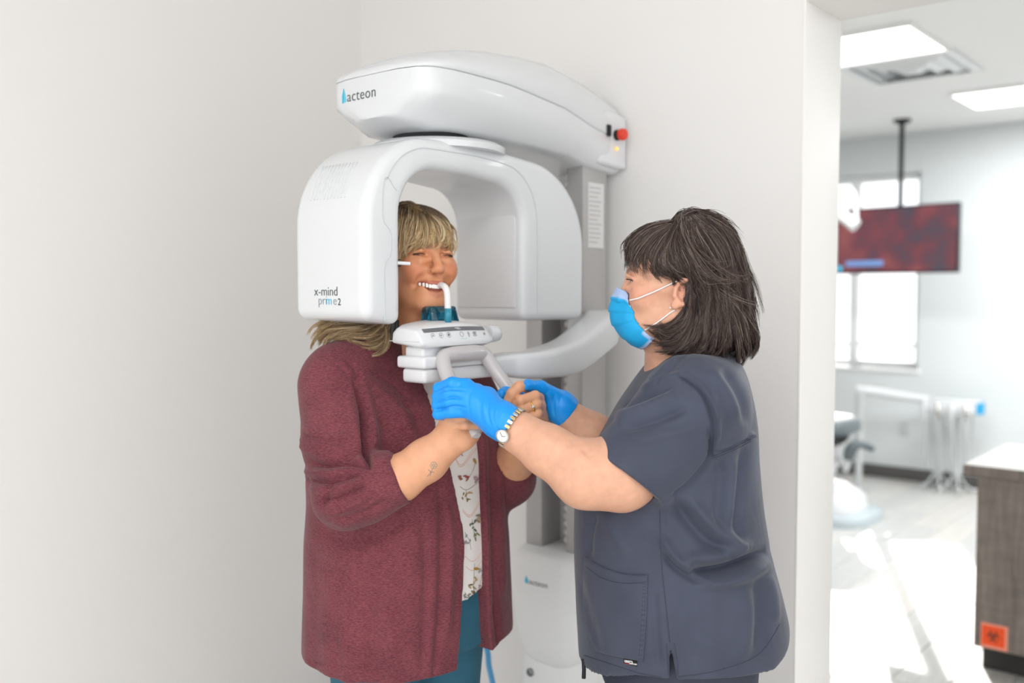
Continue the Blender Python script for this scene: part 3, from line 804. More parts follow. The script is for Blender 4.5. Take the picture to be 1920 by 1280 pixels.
# grey U-shaped hand grip
G0 = np.array([-1.312, 1.334, 1.307]); G1 = np.array([-1.312, 1.470, 1.309])
L0 = np.array([-1.190, 1.302, 1.180]); L1 = np.array([-1.190, 1.490, 1.170])
gp = [L0, L0 + (G0 - L0) * .5, L0 + (G0 - L0) * .82]
gp += [G0 + np.array([-.002, .006, .010]), G0 + np.array([-.004, .03, .017]), (G0 + G1) / 2 + np.array([-.004, 0, .017]), G1 + np.array([-.004, -.03, .016]), G1 + np.array([-.002, -.006, .009])]
gp += [L1 + (G1 - L1) * .82, L1 + (G1 - L1) * .5, L1]
gq = crom(gp, 64)
rr = [.0135 + .003 * math.exp(-((i - 31.5) / 16) ** 2) for i in range(64)]; rr[0] = .009; rr[-1] = .009
tube('hand_grip', gq, rr, mat('pearl_grey_plastic', '#bdb9ba', .28, coat=.3), unit, 20, label='pearl grey U-shaped hand grip')
# chin rest of clear blue plastic, and the bite stick on it
m_blue_clear = mat('clear_blue_plastic', '#2a7f9c', .08, trans=.8, ior=1.4, coat=.3)
cr0 = V(826, 590, 1.965)
bm = BM()
add_box(bm, (-.028, -.034, -.022), (.024, .034, .018), .006, 3)
for v in bm.verts:
    if v.co.z > .005: v.co.x = v.co.x * .75 - .004; v.co.y *= .93
Mx = Matrix.Translation(Vector(cr0)) @ Matrix.Rotation(math.radians(-14), 4, 'Z')
bmesh.ops.transform(bm, matrix=Mx, verts=bm.verts)
from_bm('chin_rest', bm, m_blue_clear, unit, True, sharp=45, label='clear blue plastic chin rest')
bs = [V(826, 535, 1.955), V(829, 535, 1.945), V(833, 537, 1.936), V(837, 543, 1.931), V(839, 555, 1.93), V(839.5, 572, 1.93), V(840, 590, 1.93), V(840, 606, 1.93)]
tube('bite_stick', crom(bs, 24), [.0068] * 24, mat('frosted_white_plastic', '#eceaea', .3, trans=.15), unit, 12, flat=(tuple(FWD), .7), label='frosted white bite stick')
bm = BM(); add_tube(bm, [V(840, 578, 1.93), V(840, 604, 1.93)], .0072, 12); from_bm('bite_stick_socket', bm, mat('teal_clear', '#3aa3bd', .1, trans=.4), unit)
# =================================================================== tools for the two figures
EYEP = np.array([0, 0, EYE])
def proj(P):
    P = np.asarray(P, float).reshape(-1, 3) - EYEP
    xc = P @ RIGHT; yc = P @ FWD; z = P[:, 2]; cp, sp = math.cos(PITCH), math.sin(PITCH)
    d = yc * cp - z * sp; v = yc * sp + z * cp
    return np.stack([960 + FPX * xc / d, 640 - FPX * v / d, yc], 1)
def ray(px, py):
    d = V(px, py, 1.0) - EYEP; return d / np.linalg.norm(d)
def on_plane(px, py, n, c):
    """point where the view of the photo's pixel meets the plane n.p = c"""
    d = ray(px, py); n = np.array(n, float); return EYEP + d * ((c - n @ EYEP) / (n @ d))
def on_surf(bvh, px, py, center=None, lift=.001):
    d = ray(px, py); h = None; best = 1e9
    many = bvh if isinstance(bvh, (list, tuple)) else [bvh]
    for b_ in many:
        h_, n_, fi, ds = b_.ray_cast(Vector(EYEP), Vector(d))
        if h_ is not None and ds < best: h, nn, best = h_, n_, ds
    if h is None:
        c = np.array(center if center is not None else (0, 0, 0)); q = EYEP + d * ((c - EYEP) @ d)
        h, nn, fi, ds = min((b_.find_nearest(Vector(q)) for b_ in many), key=lambda r_: r_[3])
        nn = Vector(q) - h; nn = nn.normalized() if nn.length > 1e-6 else Vector((0, 0, 1))
        return np.array(h) + np.array(nn) * lift, np.array(nn)
    if np.array(nn) @ d > 0: nn = -nn
    return np.array(h) + np.array(nn) * lift, np.array(nn)
def vnormals(Vv, F):
    a, b, c, d = [Vv[F[:, i]] for i in range(4)]
    n = np.cross(c - a, d - b); N = np.zeros_like(Vv)
    for i in range(4):
        for ax in range(3): N[:, ax] += np.bincount(F[:, i], n[:, ax], len(Vv))
    return N / (np.linalg.norm(N, axis=1, keepdims=True) + 1e-12)
def seg_dist(Q, pts, closed=False):
    """2-D distance of points Q to a polyline, and the running 0..1 parameter"""
    P = np.array(pts, float); best = np.full(len(Q), 1e9); par = np.zeros(len(Q)); sgn = np.zeros(len(Q)); n = len(P) - 1
    for i in range(n):
        a, b = P[i], P[i + 1]; ab = b - a; t = np.clip(((Q - a) @ ab) / (ab @ ab + 1e-9), 0, 1)
        q = Q - a - t[:, None] * ab; d = np.hypot(q[:, 0], q[:, 1]); m = d < best
        best[m] = d[m]; par[m] = ((i + t) / n)[m]; sgn[m] = np.sign(ab[0] * q[:, 1] - ab[1] * q[:, 0])[m]
    return best, par, sgn
class Sculpt:
    """folds pressed into or raised from a cloth surface, laid out as seen in the photograph"""
    def __init__(s, Vv, F, dmax=None):
        s.V, s.F = Vv, F; s.N = vnormals(Vv, F); s.p = proj(Vv); e = Vv - EYEP; e /= np.linalg.norm(e, axis=1, keepdims=True)
        s.face = np.clip(-(e * s.N).sum(1) * 3 + .25, 0, 1)
        if dmax is not None: s.face = s.face * (s.p[:, 2] < dmax)
        s.d = np.zeros(len(Vv))
    def line(s, pts, w, amp, taper=True, smooth=True, oneside=0):
        pts = crom([(a, b, 0) for a, b in pts], 24)[:, :2] if smooth and len(pts) > 2 else np.array(pts, float)
        lo, hi = pts.min(0) - 3 * w, pts.max(0) + 3 * w
        m = np.where((s.p[:, 0] > lo[0]) & (s.p[:, 0] < hi[0]) & (s.p[:, 1] > lo[1]) & (s.p[:, 1] < hi[1]) & (s.face > 0))[0]
        if not len(m): return
        d, t, sg = seg_dist(s.p[m, :2], pts)
        a = amp * np.exp(-(d / w) ** 2)
        if oneside: a = np.where(sg * oneside > 0, amp * np.exp(-(d / (w * 3)) ** 2), amp * np.exp(-(d / (w * .45)) ** 2))
        if taper: a = a * np.clip(np.sin(np.pi * np.clip(t, .02, .98)) * 1.6, 0, 1)
        s.d[m] += a * s.face[m]
    def apply(s): return s.V + s.N * s.d[:, None]
def cloth_patch(name, left, right, bvh, m, parent, nu=14, nv=18, lift=.002, thick=.002, center=None, sag=0, **k):
    """piece of cloth lying on a surface; left and right are its side edges (pixels, top to bottom)"""
    A = crom([(a, b, 0) for a, b in left], nv)[:, :2]; B = crom([(a, b, 0) for a, b in right], nv)[:, :2]
    top = []; bot = []
    bm = BM()
    for j in range(nv):
        r0 = []; r1 = []
        for i in range(nu):
            q = A[j] + (B[j] - A[j]) * i / (nu - 1); q = q + np.array([0, sag * math.sin(PI * i / (nu - 1)) * (1 - j / (nv - 1))]); p, n = on_surf(bvh, q[0], q[1], center, 0)
            e = 1.0 if 0 < i < nu - 1 and 0 < j < nv - 1 else .35
            r0.append(bm.verts.new(Vector(p + n * (lift + thick * e)))); r1.append(bm.verts.new(Vector(p - n * .001)))
        top.append(r0); bot.append(r1)
    for j in range(nv - 1):
        for i in range(nu - 1):
            bm.faces.new((top[j][i], top[j][i + 1], top[j + 1][i + 1], top[j + 1][i]))
    rim = [(0, i) for i in range(nu)] + [(j, nu - 1) for j in range(1, nv)] + [(nv - 1, i) for i in range(nu - 2, -1, -1)] + [(j, 0) for j in range(nv - 2, 0, -1)]
    for a, b in zip(rim, rim[1:] + rim[:1]):
        bm.faces.new((top[a[0]][a[1]], bot[a[0]][a[1]], bot[b[0]][b[1]], top[b[0]][b[1]]))
    return from_bm(name, bm, m, parent, True, sharp=60, **k)
def surf_line(name, pts, bvh, r, m, parent, n=30, lift=.0004, center=None, dash=0, **k):
    P = crom([(a, b, 0) for a, b in pts], n)[:, :2] if len(pts) > 2 else np.linspace(pts[0], pts[1], n)
    Q = [on_surf(bvh, a, b, center, lift)[0] for a, b in P]
    bm = BM()
    if dash:
        for i in range(0, len(Q) - 1, dash): add_tube(bm, Q[i:i + max(2, dash // 2 + 1)], r, 4)
    else: add_tube(bm, Q, r, 5)
    return from_bm(name, bm, m, parent, True, **k)
def ell_hit(px, py, C, R, rad):
    """front crossing of the view of a pixel with an ellipsoid (closest approach where it misses)"""
    d = R.T @ ray(px, py) / rad; o = R.T @ (EYEP - C) / rad
    a = d @ d; b = o @ d; c = o @ o - 1; D = b * b - a * c
    t = (-b - math.sqrt(D)) / a if D > 0 else -b / a
    q = o + d * t
    if D <= 0: q = q / max(1.0, np.linalg.norm(q)) * min(np.linalg.norm(q), 1.12)
    return C + R @ (q * rad)
def female_head(F, R, O, smile=False, ear=None, nose=1.0, chin=(0, .078, -.098)):
    F.frame(R, O)
    F.ell((0, -.018, .048), (.073, .092, .078), k=.02)
    F.ell((0, .028, .042), (.062, .060, .058), k=.03)
    F.ell((0, .028, -.030), (.057, .056, .070), k=.03)
    for s in (-1, 1):
        F.cone((s * .050, -.008, -.052), (s * .020, .066, -.094), .019, .016, k=.03)
        F.cone((s * .044, .062, -.012), (s * .061, .002, -.006), .013, .011, k=.02)
        F.ell((s * .036, .060, -.030), (.022, .022, .022), k=.02)
        F.cone((s * .012, .0835, .021), (s * .048, .066, .025), .008, .008, k=.014)
    F.ell(chin, (.022, .016, .017), k=.022)
    F.ell((0, .030, -.086), (.040, .046, .022), k=.03)
    F.ell((0, .074, -.064), (.032, .022, .027), k=.02)
    for s in (-1, 1):
        F.ell((s * .032, .0985, .001), (.017, .015, .0105), k=.012, op='-')
    # nose
    F.cone((0, .085, .014), (0, .085 + .022 * nose, -.026), .0075, .0095, k=.014)
    F.ell((0, .086 + .022 * nose, -.030), (.0115, .0105, .0095), k=.008)
    for s in (-1, 1):
        F.ell((s * .0130, .098, -.034), (.0078, .0105, .0075), k=.006)
        F.ell((s * .0062, .103, -.0415), (.0034, .0055, .0038), k=.003, op='-')
    # lids over the eyeballs, with the slit between them
    for s in (-1, 1):
        F.ell((s * .0315, .0715, .002), (.0150, .0142, .0132), k=.006)
    # neck
    if ear:
        for s in (-1, 1):
            F.ell((s * .074, -.012, -.014), (.008, .016, .027), k=.006)
            for i in range(9):
                a0 = math.radians(-70 + i * 30); a1 = a0 + math.radians(30)
                F.cone((s * .081, -.014 - .0135 * math.cos(a0 + 2.6), -.012 + .0225 * math.sin(a0 + 2.6)), (s * .081, -.014 - .0135 * math.cos(a1 + 2.6), -.012 + .0225 * math.sin(a1 + 2.6)), .0038, k=.004)
            F.ell((s * .079, .0, -.036), (.006, .008, .009), k=.006)
            F.ell((s * .0865, -.007, -.012), (.007, .007, .012), k=.004, op='-')
            F.cone((s * .082, .002, -.006), (s * .082, .003, -.020), .004, k=.005)
def eyes(parent, R, O, iris, wide=.0030, gaze=(0, 0)):
    mw = mat('eye_white', '#d9d2cc', .15, coat=.5); mi = mat('iris_' + iris.strip('#'), iris, .2, coat=.6); ml = mat('lash_dark', '#2a1d18', .6)
    for s in (-1, 1):
        c = O + R @ np.array([s * .0315, .0722, .002])
        bm = BM(); bmesh.ops.create_uvsphere(bm, u_segments=20, v_segments=14, radius=.0125, matrix=Matrix.Translation(Vector(c)))
        e = from_bm('eye', bm, mw, parent)
        g = R @ np.array([gaze[0], 1, gaze[1]]); g /= np.linalg.norm(g)
        bm = BM(); bmesh.ops.create_uvsphere(bm, u_segments=16, v_segments=10, radius=.0058, matrix=Matrix.Translation(Vector(c + g * .0079)))
        from_bm('iris', bm, mi, e)
# =================================================================== the patient at the machine
patient = thing('person', 'person with blond fringe in a maroon cardigan, gripping the handles inside the scanner arch', 'person', (-1.50, 1.41, 0))
fw = .50 * RIGHT - .866 * FWD; fw /= np.linalg.norm(fw)
PR = rotm(fw, .10, .03)
PO = V(811.5, 480, 1.99) - PR @ np.array([0, .080, .001])
skin1 = vcol_mat('skin_tan', .42, .12, bump=(900, .06), noise=(60, .05), spec=.4)
F = Field(spaced(-1.75, -1.10, .009, [(-1.60, -1.385, .0018), (-1.29, -1.12, .0024)]), spaced(1.10, 1.72, .009, [(1.235, 1.53, .0020)]), spaced(.86, 1.70, .009, [(1.13, 1.255, .0022), (1.385, 1.66, .0018)]))
female_head(F, PR, PO, smile=True, nose=1.02)
# smile: raised cheeks, open mouth with lips
for s in (-1, 1):
    F.ell((s * .032, .070, -.028), (.018, .014, .016), k=.024)
F.cone((-.021, .0855, -.069), (.021, .0855, -.069), .006, k=.006)
def arcpts(z0, zc, y0, w, n=7):
    return [(w * (2 * i / (n - 1) - 1), y0 - .028 * abs(2 * i / (n - 1) - 1) ** 2.2 * (w / .0285), zc + (z0 - zc) * abs(2 * i / (n - 1) - 1) ** 1.8) for i in range(n)]
up = arcpts(-.0545, -.0580, .0965, .0310); lo = arcpts(-.0565, -.0820, .0935, .0305); mid = arcpts(-.0570, -.0690, .0975, .0275)
F.chain(mid, [.0010, .0072, .0092, .0094, .0092, .0072, .0010], k=.003, op='-')
F.chain(up, [.0016, .0024, .0030, .0032, .0030, .0024, .0016], k=.003)
F.chain(lo, [.0016, .0032, .0046, .0052, .0046, .0032, .0016], k=.004)
for s in (-1, 1):
    F.chain([(s * .017, .098, -.036), (s * .030, .086, -.050), (s * .037, .073, -.062)], [.0022, .0026, .0016], k=.014, op='-')
    F.chain([(s * .0225, .0865, .0012), (s * .031, .0885, .0004), (s * .0415, .0815, .0018)], [.0010, .0021, .0009], k=.0016, op='-')
    F.chain([(s * .019, .089, -.0085), (s * .031, .0875, -.0115), (s * .045, .076, -.008)], [.002, .003, .002], k=.014)
    F.chain([(s * .022, .0885, .0092), (s * .032, .0905, .0098), (s * .043, .0825, .007)], [.0024, .003, .0024], k=.005)
F.frame()
# neck and trunk
nb = np.array([-1.545, 1.415, 1.27]); hb_ = PO + PR @ np.array([0, -.022, -.055])
F.cone(hb_, nb, .050, .060, k=.03)
F.cone(PO + PR @ np.array([0, .02, -.085]), nb + np.array([.03, 0, .01]), .035, .05, k=.03)
TR = [(.86, -1.49, 1.41, .17, .20), (1.0, -1.49, 1.41, .155, .195), (1.15, -1.505, 1.415, .14, .19), (1.22, -1.52, 1.42, .11, .18), (1.27, -1.535, 1.42, .075, .13), (1.30, -1.54, 1.42, .05, .08)]
F.loft(TR, k=.04)
S1, E1, C1, W1 = V(627, 720, 1.93), V(650, 928, 1.80), V(750, 890, 1.785), V(838, 830, 1.782)
S2, E2, C2, W2 = V(866, 720, 2.20), V(955, 898, 2.09), V(962, 866, 2.055), V(1002, 800, 1.945)
F.chain([S1, E1], [.044, .036], k=.02); F.chain([E1, V(749, 897, 1.785), V(800, 862, 1.783), W1], [.036, .0425, .0395, .032], k=.015)
F.chain([S2, E2], [.058, .05], k=.02); F.chain([E2, C2, W2], [.047, .043, .030], k=.015)
# right hand on the near grip
F.chain([W1, V(852, 806, 1.782)], [.031, .033], k=.012, flat=(FWD, 1.25))
kn = [V(838, 752, 1.765), V(840, 766, 1.757), V(846, 781, 1.753), V(856, 795, 1.752)]
for q, rr_ in zip(kn, (.013, .0135, .013, .012)): F.cone(V(850, 812, 1.78), q, .022, rr_, k=.012)
for i, q in enumerate(kn):
    py = 742 + i * 15.5
    F.chain([q, V(862 + i * 3.5, py + 7, 1.742), V(884 + i * 3.5, py + 6, 1.752), V(886 + i * 3, py + 5, 1.776)], [.0105, .0098, .0092, .008], k=.003)
F.chain([V(862, 820, 1.782), V(884, 812, 1.785), V(896, 797, 1.795), V(893, 778, 1.803)], [.020, .0145, .0115, .009], k=.010)
F.ell(V(872, 822, 1.775), (.019, .019, .021), k=.015)
# left hand on the far grip
F.chain([W2, V(1003, 783, 1.925)], [.028, .028], k=.012, flat=(FWD, 1.2))
lk = [V(998, 735, 1.918), V(1010, 746, 1.905), V(1013, 762, 1.903), V(1011, 779, 1.905)]
for q in lk: F.cone(V(1003, 785, 1.925), q, .018, .0115, k=.010)
F.chain([lk[0], V(987, 724, 1.895), V(973, 725, 1.872), V(960, 737, 1.868), V(954, 747, 1.874)], [.0115, .0112, .0112, .0105, .0098], k=.0035)
F.chain([lk[1], V(1003, 742, 1.877), V(977, 750, 1.864), V(966, 756, 1.882)], [.011, .0108, .010, .0088], k=.003)
F.chain([lk[2], V(1006, 757, 1.875), V(980, 768, 1.864), V(970, 772, 1.882)], [.011, .0104, .0098, .0085], k=.003)
F.chain([lk[3], V(1008, 775, 1.875), V(987, 785, 1.867), V(978, 789, 1.884)], [.0105, .0095, .0088, .0078], k=.003)
F.chain([V(1000, 760, 1.93), V(975, 752, 1.925), V(958, 748, 1.91)], [.014, .011, .010], k=.006)
Vv, Fc = F.mesh(); Vv = smooth_mesh(Vv, Fc, 1, .35)
# skin colours: blush, lips, brows (the skin's own colours)
Lh = (Vv - PO) @ PR
base = np.array(lin('#d79f7c')[:3]); colr = np.tile(base, (len(Vv), 1))
def tint(mask, c, a): 
    global colr
    mk = np.clip(mask, 0, 1)[:, None] * a; colr = colr * (1 - mk) + np.array(lin(c)[:3]) * mk
headm = (Lh[:, 2] > -.16) & (np.abs(Lh[:, 0]) < .12) & (np.abs(Lh[:, 1]) < .15)
def blob(c, r): return np.exp(-(((Lh - np.array(c)) / np.array(r)) ** 2).sum(1)) * headm
tint(headm * 1.0, '#d08e67', .75)
for s in (-1, 1): tint(blob((s * .042, .072, -.03), (.022, .03, .022)), '#c9714c', .65)
tint(blob((0, .11, -.03), (.014, .015, .012)), '#c97752', .5)
def near_chain(pts, r):
    d = np.full(len(Vv), 9.0); ix = np.where(headm)[0]; Q = Lh[ix]
    for a, b in zip(pts, pts[1:]):
        a = np.array(a); b = np.array(b); t = np.clip(((Q - a) @ (b - a)) / ((b - a) @ (b - a)), 0, 1); d[ix] = np.minimum(d[ix], np.linalg.norm(Q - a - t[:, None] * (b - a), axis=1))
    return np.clip(1.6 - d / r, 0, 1)
tint(near_chain(up, .0044), '#b3625a', .8); tint(near_chain(lo, .0058), '#b9665e', .8)
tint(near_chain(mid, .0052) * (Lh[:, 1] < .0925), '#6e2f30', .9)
for s in (-1, 1):
    tint(near_chain([(s * .0215, .0885, .0018), (s * .031, .0905, .0016), (s * .0435, .0825, .002)], .0022), '#3a221a', .9)
    tint(near_chain([(s * .013, .0905, .0175), (s * .030, .0875, .0225), (s * .047, .074, .0195)], .0040), '#6b4630', .75)
pbody = from_arrays('body', Vv, Fc, skin1, patient, True, col=colr)
eyes(patient, PR, PO, '#4a3a2c')
pbv = bvh_of(pbody)
# brows and lashes as fine hairs
bh = []
for s in (-1, 1):
    tube('lash_line', [PO + PR @ np.array(p) for p in crom([(s * .0205, .0875, .0028), (s * .027, .0912, .0030), (s * .034, .0905, .0034), (s * .0425, .0845, .0028), (s * .0465, .080, .0012)], 14)], [.0004, .0008, .001, .001, .001, .001, .001, .001, .001, .001, .0009, .0008, .0006, .0003], mat('lash_dark', '#2a1d18', .6), patient, 6)
# teeth
mt = mat('tooth_enamel', '#fbf8f2', .2, coat=.4)
teeth = thing('teeth', None, None); teeth.parent = patient; teeth.location = (0, 0, 0); OFF[teeth.name] = OFF[patient.name]
me_t = None
for i in range(12):
    u = (i - 5.5) / 5.5; x = u * .0275; w_ = (.0058 if abs(u) < .2 else .0054 if abs(u) < .5 else .0050)
    y = .0950 - .0225 * abs(u) ** 2.2; h = .0056 - .0014 * abs(u); zc = -.0650 + .0050 * abs(u) ** 1.8 + .0012
    bm = BM(); add_box(bm, (-w_ / 2 * 1.05, -.003, -h), (w_ / 2 * 1.05, .0022, h), .0011, 2)
    Mx = Matrix.Translation((x, y, zc)) @ Matrix.Rotation(-math.atan2(.048 * u, .0205 * 4.5 / 4.5) * .8, 4, 'Z')
    bmesh.ops.transform(bm, matrix=Matrix.Translation(Vector(PO)) @ Matrix(PR.tolist()).to_4x4() @ Mx, verts=bm.verts)
    from_bm('tooth', bm, mt, teeth)
tube('tongue', [PO + PR @ np.array(p) for p in crom([(-.014, .080, -.0705), (0, .085, -.0735), (.014, .080, -.0705)], 10)], .0042, mat('gum_pink', '#b56a66', .35), patient, 8)  # pink piece standing in for the shaded tongue inside the mouth
# ring on the left hand
rc = V(999, 760.5, 1.8725)
bm = BM(); pts = [rc + .0120 * (math.cos(a) * FWD + math.sin(a) * (UP * .93 - RIGHT * .36)) for a in np.linspace(0, 2 * PI, 20, endpoint=False)]
add_tube(bm, pts, .0019, 6, closed=True); ring = from_bm('ring', bm, mat('gold', '#d9b25a', .25, metal=1), patient, label='gold ring with a pale stone')
bm = BM(); bmesh.ops.create_icosphere(bm, subdivisions=1, radius=.0042, matrix=Matrix.Translation(Vector(rc - FWD * .0125))); from_bm('ring_stone', bm, mat('clear_stone', '#e8e6e0', .05, trans=.4, ior=1.9), ring, False)
# small flower tattoo on the forearm
mtat = mat('tattoo_ink', '#8a8478', .6)
tat = surf_line('tattoo', [(801, 893), (808, 884), (815, 872)], pbv, .0007, mtat, patient, 12, .0001, label='small grey flower tattoo on the forearm')
for q in ([(803, 880), (808, 884), (814, 885)], [(806, 892), (809, 884)]): surf_line('tattoo_stroke', q, pbv, .0006, mtat, tat, 8, .0001)
for a in range(6):
    cx, cy = 813 + 4.2 * math.cos(a * 1.05), 872 + 4.6 * math.sin(a * 1.05)
    surf_line('tattoo_petal', [(cx + 2.5 * math.cos(t), cy + 2.5 * math.sin(t)) for t in np.linspace(0, 6.28, 7)], pbv, .0007, mat('tattoo_pale', '#a89a86', .6), tat, 10, .0001)
# ---- clothes
def knit_mat(name, c1, c2):
    if name in MATS: return MATS[name]
    m, nt, b = newmat(name); N, L = nt.nodes, nt.links
    tc = N.new('ShaderNodeTexCoord'); mp = N.new('ShaderNodeMapping'); mp.inputs['Scale'].default_value = (150, 150, 640)
    n = N.new('ShaderNodeTexNoise'); n.inputs['Scale'].default_value = 1; n.inputs['Detail'].default_value = 4; n.inputs['Roughness'].default_value = .7
    n2 = N.new('ShaderNodeTexNoise'); n2.inputs['Scale'].default_value = 14; n2.inputs['Detail'].default_value = 3
    r = N.new('ShaderNodeValToRGB'); r.color_ramp.elements[0].position = .34; r.color_ramp.elements[0].color = lin(c1); r.color_ramp.elements[1].position = .72; r.color_ramp.elements[1].color = lin(c2)
    ad = N.new('ShaderNodeMath'); ad.operation = 'MULTIPLY_ADD'; ad.inputs[1].default_value = .25
    L.new(tc.outputs['Object'], mp.inputs[0]); L.new(mp.outputs[0], n.inputs['Vector']); L.new(tc.outputs['Object'], n2.inputs['Vector'])
    sb = N.new('ShaderNodeMath'); sb.operation = 'SUBTRACT'; sb.inputs[1].default_value = .5; L.new(n2.outputs['Fac'], sb.inputs[0])
    L.new(sb.outputs[0], ad.inputs[0]); L.new(n.outputs['Fac'], ad.inputs[2]); L.new(ad.outputs[0], r.inputs[0]); L.new(r.outputs[0], b.inputs['Base Color'])
    bp = N.new('ShaderNodeBump'); bp.inputs['Strength'].default_value = .25; bp.inputs['Distance'].default_value = .0015; L.new(n.outputs['Fac'], bp.inputs['Height'])
    n4 = N.new('ShaderNodeTexNoise'); n4.inputs['Scale'].default_value = 11; n4.inputs['Detail'].default_value = 2; n4.inputs['Distortion'].default_value = 1.0; L.new(tc.outputs['Object'], n4.inputs['Vector'])
    bp4 = N.new('ShaderNodeBump'); bp4.inputs['Strength'].default_value = .45; bp4.inputs['Distance'].default_value = .008; L.new(n4.outputs['Fac'], bp4.inputs['Height']); L.new(bp.outputs['Normal'], bp4.inputs['Normal']); L.new(bp4.outputs['Normal'], b.inputs['Normal'])
    b.inputs['Roughness'].default_value = .85; b.inputs['Sheen Weight'].default_value = .12; b.inputs['Sheen Roughness'].default_value = .5; b.inputs['Specular IOR Level'].default_value = .15
    MATS[name] = m; return m
m_card = knit_mat('maroon_knit', '#562a33', '#85484f')
TC = [(.62, -1.488, 1.412, .200, .242), (.72, -1.488, 1.412, .199, .240), (.82, -1.488, 1.412, .197, .236), (.92, -1.488, 1.41, .196, .232), (1.0, -1.49, 1.41, .190, .224), (1.08, -1.495, 1.41, .186, .224), (1.15, -1.505, 1.412, .172, .224), (1.21, -1.515, 1.416, .145, .216), (1.255, -1.525, 1.418, .115, .196), (1.285, -1.535, 1.42, .088, .165), (1.305, -1.54, 1.42, .070, .125), (1.325, -1.54, 1.42, .062, .09), (1.335, -1.54, 1.42, .06, .078)]
G = Field(spaced(-1.80, -1.22, .0042, []), spaced(1.02, 1.74, .0042, []), spaced(.60, 1.36, .0042, []))
G.loft(TC, k=.02, ex=2.15, fold=lambda th, z: 1 + .010 * np.sin(9 * th + 1.5) * np.clip((1.05 - z) * 3, 0, 1) + .006 * np.sin(17 * th + 3 * z) * np.clip((.95 - z) * 3, 0, 1))
G.cone(S1 + np.array([0, 0, -.002]), V(640, 830, 1.865), .074, .071, k=.04); G.cone(V(705, 650, 1.99), V(640, 690, 1.945), .045, .052, k=.04); G.chain([V(640, 830, 1.865), E1], [.071, .064], k=.03)
G.chain([E1, V(690, 918, 1.792)], [.060, .057], k=.025)
G.chain([S2, V(915, 820, 2.14), E2], [.070, .066, .056], k=.04); 
def cuffed(T, pts, rs, hem_pt, ax, wall=.0105, k=.02, skin=.011):
    Q = Field(T.X, T.Y, T.Z); Q.v[:] = .2; ax = np.array(ax) / np.linalg.norm(ax)
    Q.chain(pts + [pts[-1] + ax * .09], rs + [rs[-1]], k=.0)
    P = (Q.X[:, None, None] - hem_pt[0]) * ax[0] + (Q.Y[None, :, None] - hem_pt[1]) * ax[1] + (Q.Z[None, None, :] - hem_pt[2]) * ax[2]
    Q.v = np.maximum(Q.v, P.astype(np.float32))
    Q.cone(hem_pt - ax * .004, hem_pt + ax * .15, rs[-1] - skin, rs[-1] - skin, k=.004, op='-')
    a, d = T.v, Q.v; h = np.maximum(k - np.abs(a - d), 0) / k; T.v = np.minimum(a, d) - h * h * k * .25
G.cone(V(680, 905, 1.80), V(722, 893, 1.787), .048, .044, k=.02); ax1 = V(800, 857, 1.783) - C1; h1_ = V(770, 935, 1.785) - V(725, 855, 1.785); ax1 = ax1 - h1_ * (ax1 @ h1_) / (h1_ @ h1_)
cuffed(G, [V(690, 918, 1.792), V(749, 894, 1.785)], [.058, .0535], V(749, 894, 1.785), ax1)
cuffed(G, [E2, C2], [.055, .051], C2, W2 - C2)
# open front
ef = [(790, 712), (820, 800), (850, 900), (869, 1000), (868, 1100), (864, 1190), (853, 1330)]; el = [(897, 712), (902, 800), (908, 900), (912, 1000), (914, 1100), (917, 1180), (940, 1330)]
tz = np.array([t[0] for t in TC]); tx = np.array([t[1] + t[3] * .97 for t in TC])
def on_front(a, b):
    x = -1.30
    for _ in range(8): p = on_plane(a, b, (1, 0, 0), x); x = .5 * x + .5 * np.interp(p[2], tz, tx)
    return p
pr_ = np.array([on_front(a, b) for a, b in ef]); pl_ = np.array([on_front(a, b) for a, b in el])
zz = G.Z; o1 = np.argsort(pr_[:, 2]); o2 = np.argsort(pl_[:, 2])
ya = np.interp(zz, pr_[o1, 2], pr_[o1, 1]); yb = np.interp(zz, pl_[o2, 2], pl_[o2, 1])
d = np.maximum(np.maximum(ya[None, None, :] - G.Y[None, :, None], G.Y[None, :, None] - yb[None, None, :]), (-1.47 - G.X)[:, None, None])
d = np.maximum(d, (G.Z - 1.31)[None, None, :]).astype(np.float32)
G.v = np.maximum(G.v, -d)
# bottom hem, a little uneven
hem = .703 - .018 * np.cos(3 * (G.Y - 1.2))[None, :] + .045 * np.clip((G.Y - 1.44) * 4, 0, 1)[None, :] - .05 * np.clip((G.Y - 1.50) * 6, 0, 1)[None, :] * np.clip((G.X + 1.42) * 8, 0, 1)[:, None]
G.v = np.maximum(G.v, (hem[:, :, None] - G.Z[None, None, :]).astype(np.float32))
Vc, Fq = G.mesh(); Vc = smooth_mesh(Vc, Fq, 4, .5)
sc = Sculpt(Vc, Fq, 2.02)
L_ = sc.line
